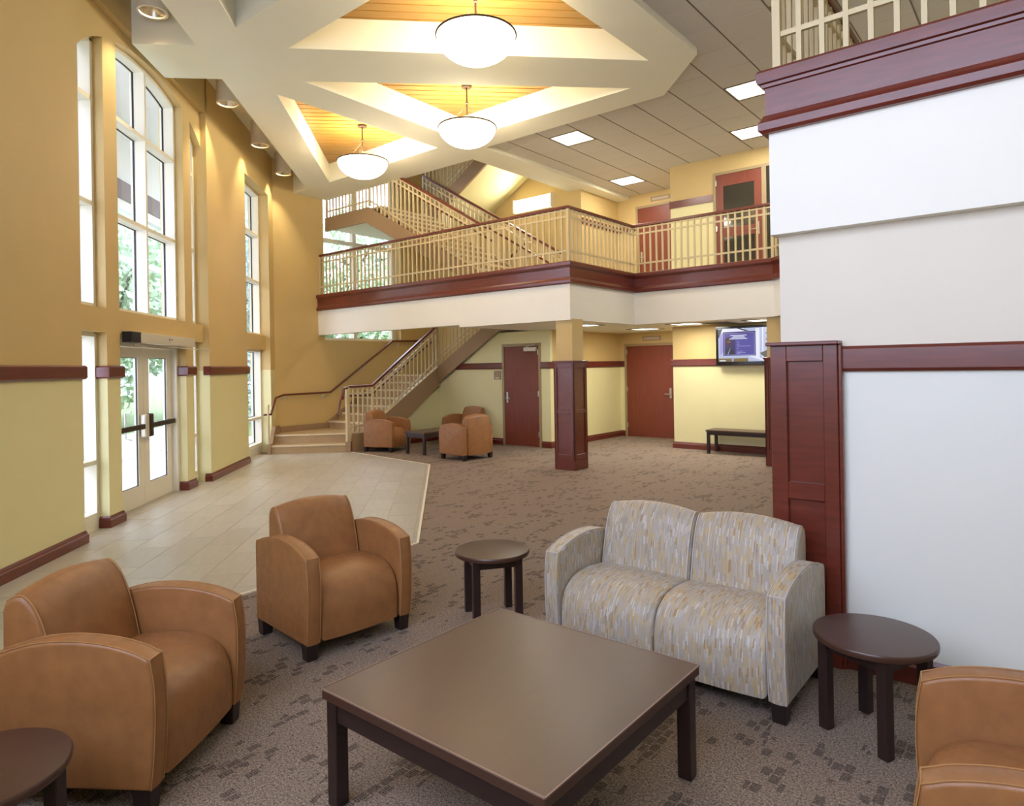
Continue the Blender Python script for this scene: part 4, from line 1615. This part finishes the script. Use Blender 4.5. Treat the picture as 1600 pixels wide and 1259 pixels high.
sc = thing('wall_sconce', 'long glowing wall light on the stair wall above the balcony rail', 'wall light', ab(8.78, 11.65, 4.98), -PI / 4)
box(-.5, .5, -.05, 0, .0, .30).build('back_plate', M['can'], sc)
box(-.5, .5, -.13, -.05, .02, .28).build('diffuser', M['sconceL'], sc, bevel=.02, seg=3)
for x in (-.525, .5):
    box(x, x + .025, -.135, 0, .0, .30).build('end_cap', M['can'], sc)
lamp('tube', 'AREA', (0, -.16, .15), P_SCONCE, WARM2, .95, .28, rot=(-PI / 2, 0, 0), parent=sc)

# ================================================================== TELEVISION
tv = thing('television', 'black flat television on the cream wall showing a blue and violet notice', 'television', ab(4.14, 11.66, 1.90), -PI / 4)
tw, th_ = .60, .345
box(-.2, .2, .02, .09, -.15, .15).build('wall_mount', M['black'], tv)
box(-tw, tw, -.045, .03, -th_, th_).build('housing', M['black'], tv, bevel=.008)
for nm, q in (('bezel', (-tw + .003, tw - .003, th_ - .045, th_ - .003)), ('bezel', (-tw + .003, tw - .003, -th_ + .003, -th_ + .06)), ('bezel', (-tw + .003, -tw + .045, -th_ + .06, th_ - .045)), ('bezel', (tw - .045, tw - .003, -th_ + .06, th_ - .045))):
    box(q[0], q[1], -.052, -.044, q[2], q[3]).build(nm, mat('gloss_black', (16, 14, 16), .15) if 'gloss' not in M else M['gloss'], tv)
E1 = [emit('screen_pale', (196, 204, 236), 0.59), emit('screen_white', (236, 240, 255), 0.65), emit('screen_violet', (92, 84, 176), 0.52), emit('screen_navy', (64, 52, 128), 0.45),
      emit('screen_lilac', (170, 166, 230), 0.59), emit('screen_maroon', (86, 38, 60), 0.45), emit('screen_ochre', (148, 124, 60), 0.45), emit('screen_grey', (126, 122, 112), 0.45), emit('screen_dark', (52, 50, 70), 0.39)]
sx0, sx1, sz0, sz1 = -tw + .045, tw - .045, -th_ + .06, th_ - .045
sw_, sh_ = sx1 - sx0, sz1 - sz0
p_ = MB()
lay = [0]


def rect(u0, v0, u1, v1, mi, poly=None):
    """u right, v down, 0..1 on the screen"""
    lay[0] += 1
    y = -.045 - .00012 * lay[0]
    p_.mi = mi
    pts = poly or [(u0, v0), (u1, v0), (u1, v1), (u0, v1)]
    q = [(sx0 + u * sw_, y, sz1 - v_ * sh_) for u, v_ in pts]
    p_.add(q, [tuple(range(len(q) - 1, -1, -1))])


rect(0, 0, 1, 1, 0)
rect(0, 0, .42, .12, 1)
rect(0, 0, 0, 0, 8, [(.0, .02), (.07, .0), (.02, .25), (0, .28)])
rect(0, 0, 0, 0, 4, [(.02, .2), (.08, .16), (.08, .7), (.03, .8)])
rect(0, 0, 0, 0, 8, [(.30, 0), (.36, 0), (.5, .09), (.44, .09)])
rect(.60, .02, .66, .9, 1)
rect(.70, .0, .72, .9, 1)
rect(.08, .10, .60, .82, 3)
rect(.095, .14, .585, .80, 4)
rect(.102, .152, .578, .788, 2)
rect(.11, .30, .28, .785, 3)
rect(.11, .155, .578, .17, 3)
rect(0, 0, 0, 0, 5, [(.125, .30), (.15, .26), (.19, .26), (.21, .32), (.21, .46), (.18, .56), (.15, .54), (.125, .46)])
rect(0, 0, 0, 0, 8, [(.11, .785), (.115, .62), (.15, .58), (.19, .58), (.25, .64), (.27, .785)])
rect(0, 0, 0, 0, 4, [(.15, .78), (.19, .6), (.20, .6), (.165, .78)])
for v_, u0_, u1_ in ((.20, .20, .46), (.235, .24, .42), (.27, .22, .44), (.305, .18, .47)):
    rect(u0_, v_, u1_, v_ + .018, 1)
for v_, u1_ in ((.40, .34), (.47, .35), (.53, .52), (.60, .33), (.68, .40), (.72, .44), (.755, .36)):
    rect(.30, v_, u1_, v_ + .016, 4)
rect(.15, .38, .20, .42, 6)
rect(.76, .16, .92, .19, 8)
rect(.76, .34, .92, .37, 8)
rect(0, 0, 0, 0, 7, [(.66, .76), (1, .50), (1, 1), (.8, 1)])
rect(0, 0, 0, 0, 1, [(.48, .84), (.56, .84), (.86, 1), (.74, 1)])
rect(.86, .80, .90, .98, 1)
rect(.0, .90, .48, 1, 6)
rect(.02, .95, .12, .985, 1)
rect(.22, .88, .25, 1, 4)
p_.build('screen', E1, tv)

# ================================================================== SIGNS
def sign(label, a, b, z, w_, h_):
    t = thing('wall_sign', label, 'sign', ab(a, b, z), -PI / 4)
    box(-w_ / 2, w_ / 2, -.012, 0, -h_ / 2, h_ / 2).build('plate', M['sign'], t, bevel=.003, seg=1)
    return t


def bars(t, w_, h_, n, zc=0):
    x = -w_ / 2
    k = 0
    while x < w_ / 2 - .01:
        wd_ = (.030, .022, .036, .026)[k % 4]
        box(x, min(x + wd_, w_ / 2), -.016, -.011, zc - h_ / 2, zc + h_ / 2).build('lettering', M['signl'], t)
        x += wd_ + .010
        k += 1


s_ = sign('small square taupe sign on the cream wall beside the service door', 8.93, 10.47, 1.42, .19, .18)
box(-.05, .05, -.016, -.011, -.07, -.04).build('lettering', M['signl'], s_)
s_ = sign('long taupe sign over the wide corridor door under the balcony', 6.80, 13.15, 2.155, .44, .10)
bars(s_, .36, .045, 8)
s_ = sign('long taupe sign over the corridor door on the upper floor', 6.54, 13.15, 5.16, .46, .10)
bars(s_, .38, .045, 8)

# ================================================================== OUTSIDE
struct(MB().prism([(-3.9, 1), (-40, -6), (-40, 50), (20, 50), (20, 26), ab(12.5, 12), ab(12.5, 7.2), (-3.9, 14)], -.14, -.06).build('ground', M['grassm']))
struct(box(-9.0, -3.72, 3.5, 17, -.06, -.015).build('pavement', M['concrete']))
po = thing('entrance_porch', 'white glazed entrance porch with brown beam seen through the entrance windows', 'porch')
XP = -6.0
for y in (4.0, 6.0, 8.0, 10.0, 12.0, 14.0, 16.0, 18.0, 20.0):
    box(XP - .09, XP + .09, y - .09, y + .09, -.02, 4.7).build('post', M['extw'], po)
box(XP - .1, XP + .1, 3.9, 20.1, 4.83, 5.18).build('brown_beam', M['brownbeam'], po)
box(XP - .08, XP + .08, 3.9, 20.1, 4.66, 4.83).build('head_rail', M['extw'], po)
box(XP - .06, XP + .06, 3.9, 20.1, 3.70, 3.80).build('mid_rail', M['extw'], po)
box(XP - .10, XP + .10, 3.9, 20.1, -.02, .42).build('plinth_panel', M['extw'], po)
box(XP - .3, -3.78, 3.5, 20.3, 6.3, 6.5).build('roof', M['extw'], po)
box(XP - .08, XP + .08, 3.9, 20.1, 5.18, 6.3).build('wall_panel', M['extw'], po)
for y in range(4, 20, 2):
    box(XP - .006, XP + .006, y + .09, y + 1.91, .42, 4.66).build('pane', M['glass'], po)


def leaves(n, blobs, size):
    rnd = random.Random(n)
    vs, fs = [], []
    for _ in range(n):
        bx = rnd.choices(blobs, [q[3] ** 2 for q in blobs])[0]
        while True:
            d = Vector((rnd.uniform(-1, 1), rnd.uniform(-1, 1), rnd.uniform(-1, 1)))
            if .2 < d.length < 1: break
        d = d.normalized() * (d.length ** .35)
        p = Vector(bx[:3]) + d * bx[3]
        ax = Vector((rnd.uniform(-1, 1), rnd.uniform(-1, 1), rnd.uniform(-.6, .6))).normalized()
        t_ = ax.cross(Vector((rnd.uniform(-1, 1), rnd.uniform(-1, 1), rnd.uniform(-1, 1)))).normalized()
        s_ = size * rnd.uniform(.6, 1.3)
        k = len(vs)
        vs += [p - ax * s_, p + t_ * s_ * .5, p + ax * s_, p - t_ * s_ * .5]
        fs.append((k, k + 1, k + 2, k + 3))
    return MB().add(vs, fs)


def tree(label, x, y, h_, kind, src=None):
    t = thing('tree', label, 'tree', (x, y, -.06), random.uniform(0, 6), 'trees outside the windows')
    if src:
        for ch in src.children:
            inst(ch, ch.location, t)
        t.scale = (h_ / 6 * .78, h_ / 6 * .78, h_ / 6)
        return t
    MB().tube([(0, 0, 0), (.05, 0, 1.2), (0, .08, 2.6), (0, 0, 4.4)], .12, 8).build('trunk', M['bark'], t, smooth=60)
    for k in range(4):
        a = k * 1.7
        MB().tube([(0, 0, 1.6 + .5 * k), (.7 * math.cos(a), .7 * math.sin(a), 2.4 + .5 * k), (1.3 * math.cos(a), 1.3 * math.sin(a), 3.0 + .5 * k)], .05, 6).build('branch', M['bark'], t)
    if kind == 'A':
        bl = [(0, 0, 4.2, 1.5), (1.0, .3, 3.2, 1.2), (-1.0, .4, 3.3, 1.2), (.2, -1.0, 3.0, 1.2), (0, .9, 2.6, 1.1), (.4, .2, 5.2, .9), (-.9, -.7, 2.0, 1.0), (.9, -.8, 1.9, 1.0), (.2, .9, 1.3, .9)]
        f_ = leaves(5200, bl, .13).build('foliage', M['leafA'], t)
    else:
        bl = [(0, 0, .9 + k * .62, 1.45 - k * .16) for k in range(8)]
        f_ = leaves(5200, bl, .12).build('foliage', M['leafB'], t)
    f_['kind'] = 'stuff'
    t.scale = (h_ / 6 * .78, h_ / 6 * .78, h_ / 6)
    return t


tA = tree('leafy green tree outside the glass doors, beyond the porch', -10.0, 13.0, 6.5, 'A')
tB = tree('blue-green spruce outside the glass doors, past the leafy tree', -10.0, 17.2, 7.0, 'B')
TRE = [(-10.2, 21.6, 8, 'A', 'tall leafy tree beyond the far end of the porch'), (-14.6, 19.4, 9, 'B', 'tall spruce standing back from the porch behind the leafy trees'),
       (-12.5, 26.5, 9, 'A', 'big leafy tree far along the window wall'), (-6.6, 22.5, 7.5, 'B', 'blue-green spruce outside the tall stair window'),
       (-3.4, 24.0, 7.5, 'A', 'leafy tree outside the tall stair window, at its middle'), (-.2, 26.2, 8, 'A', 'leafy tree outside the stair window, by its far jamb'),
       (-6.8, 28.0, 9, 'A', 'large leafy tree set back behind the spruce at the stair window'), (-2.6, 30, 9, 'B', 'spruce set back behind the trees at the stair window')]
for x, y, h_, k, lab in TRE:
    tree(lab, x, y, h_, k, tA if k == 'A' else tB)
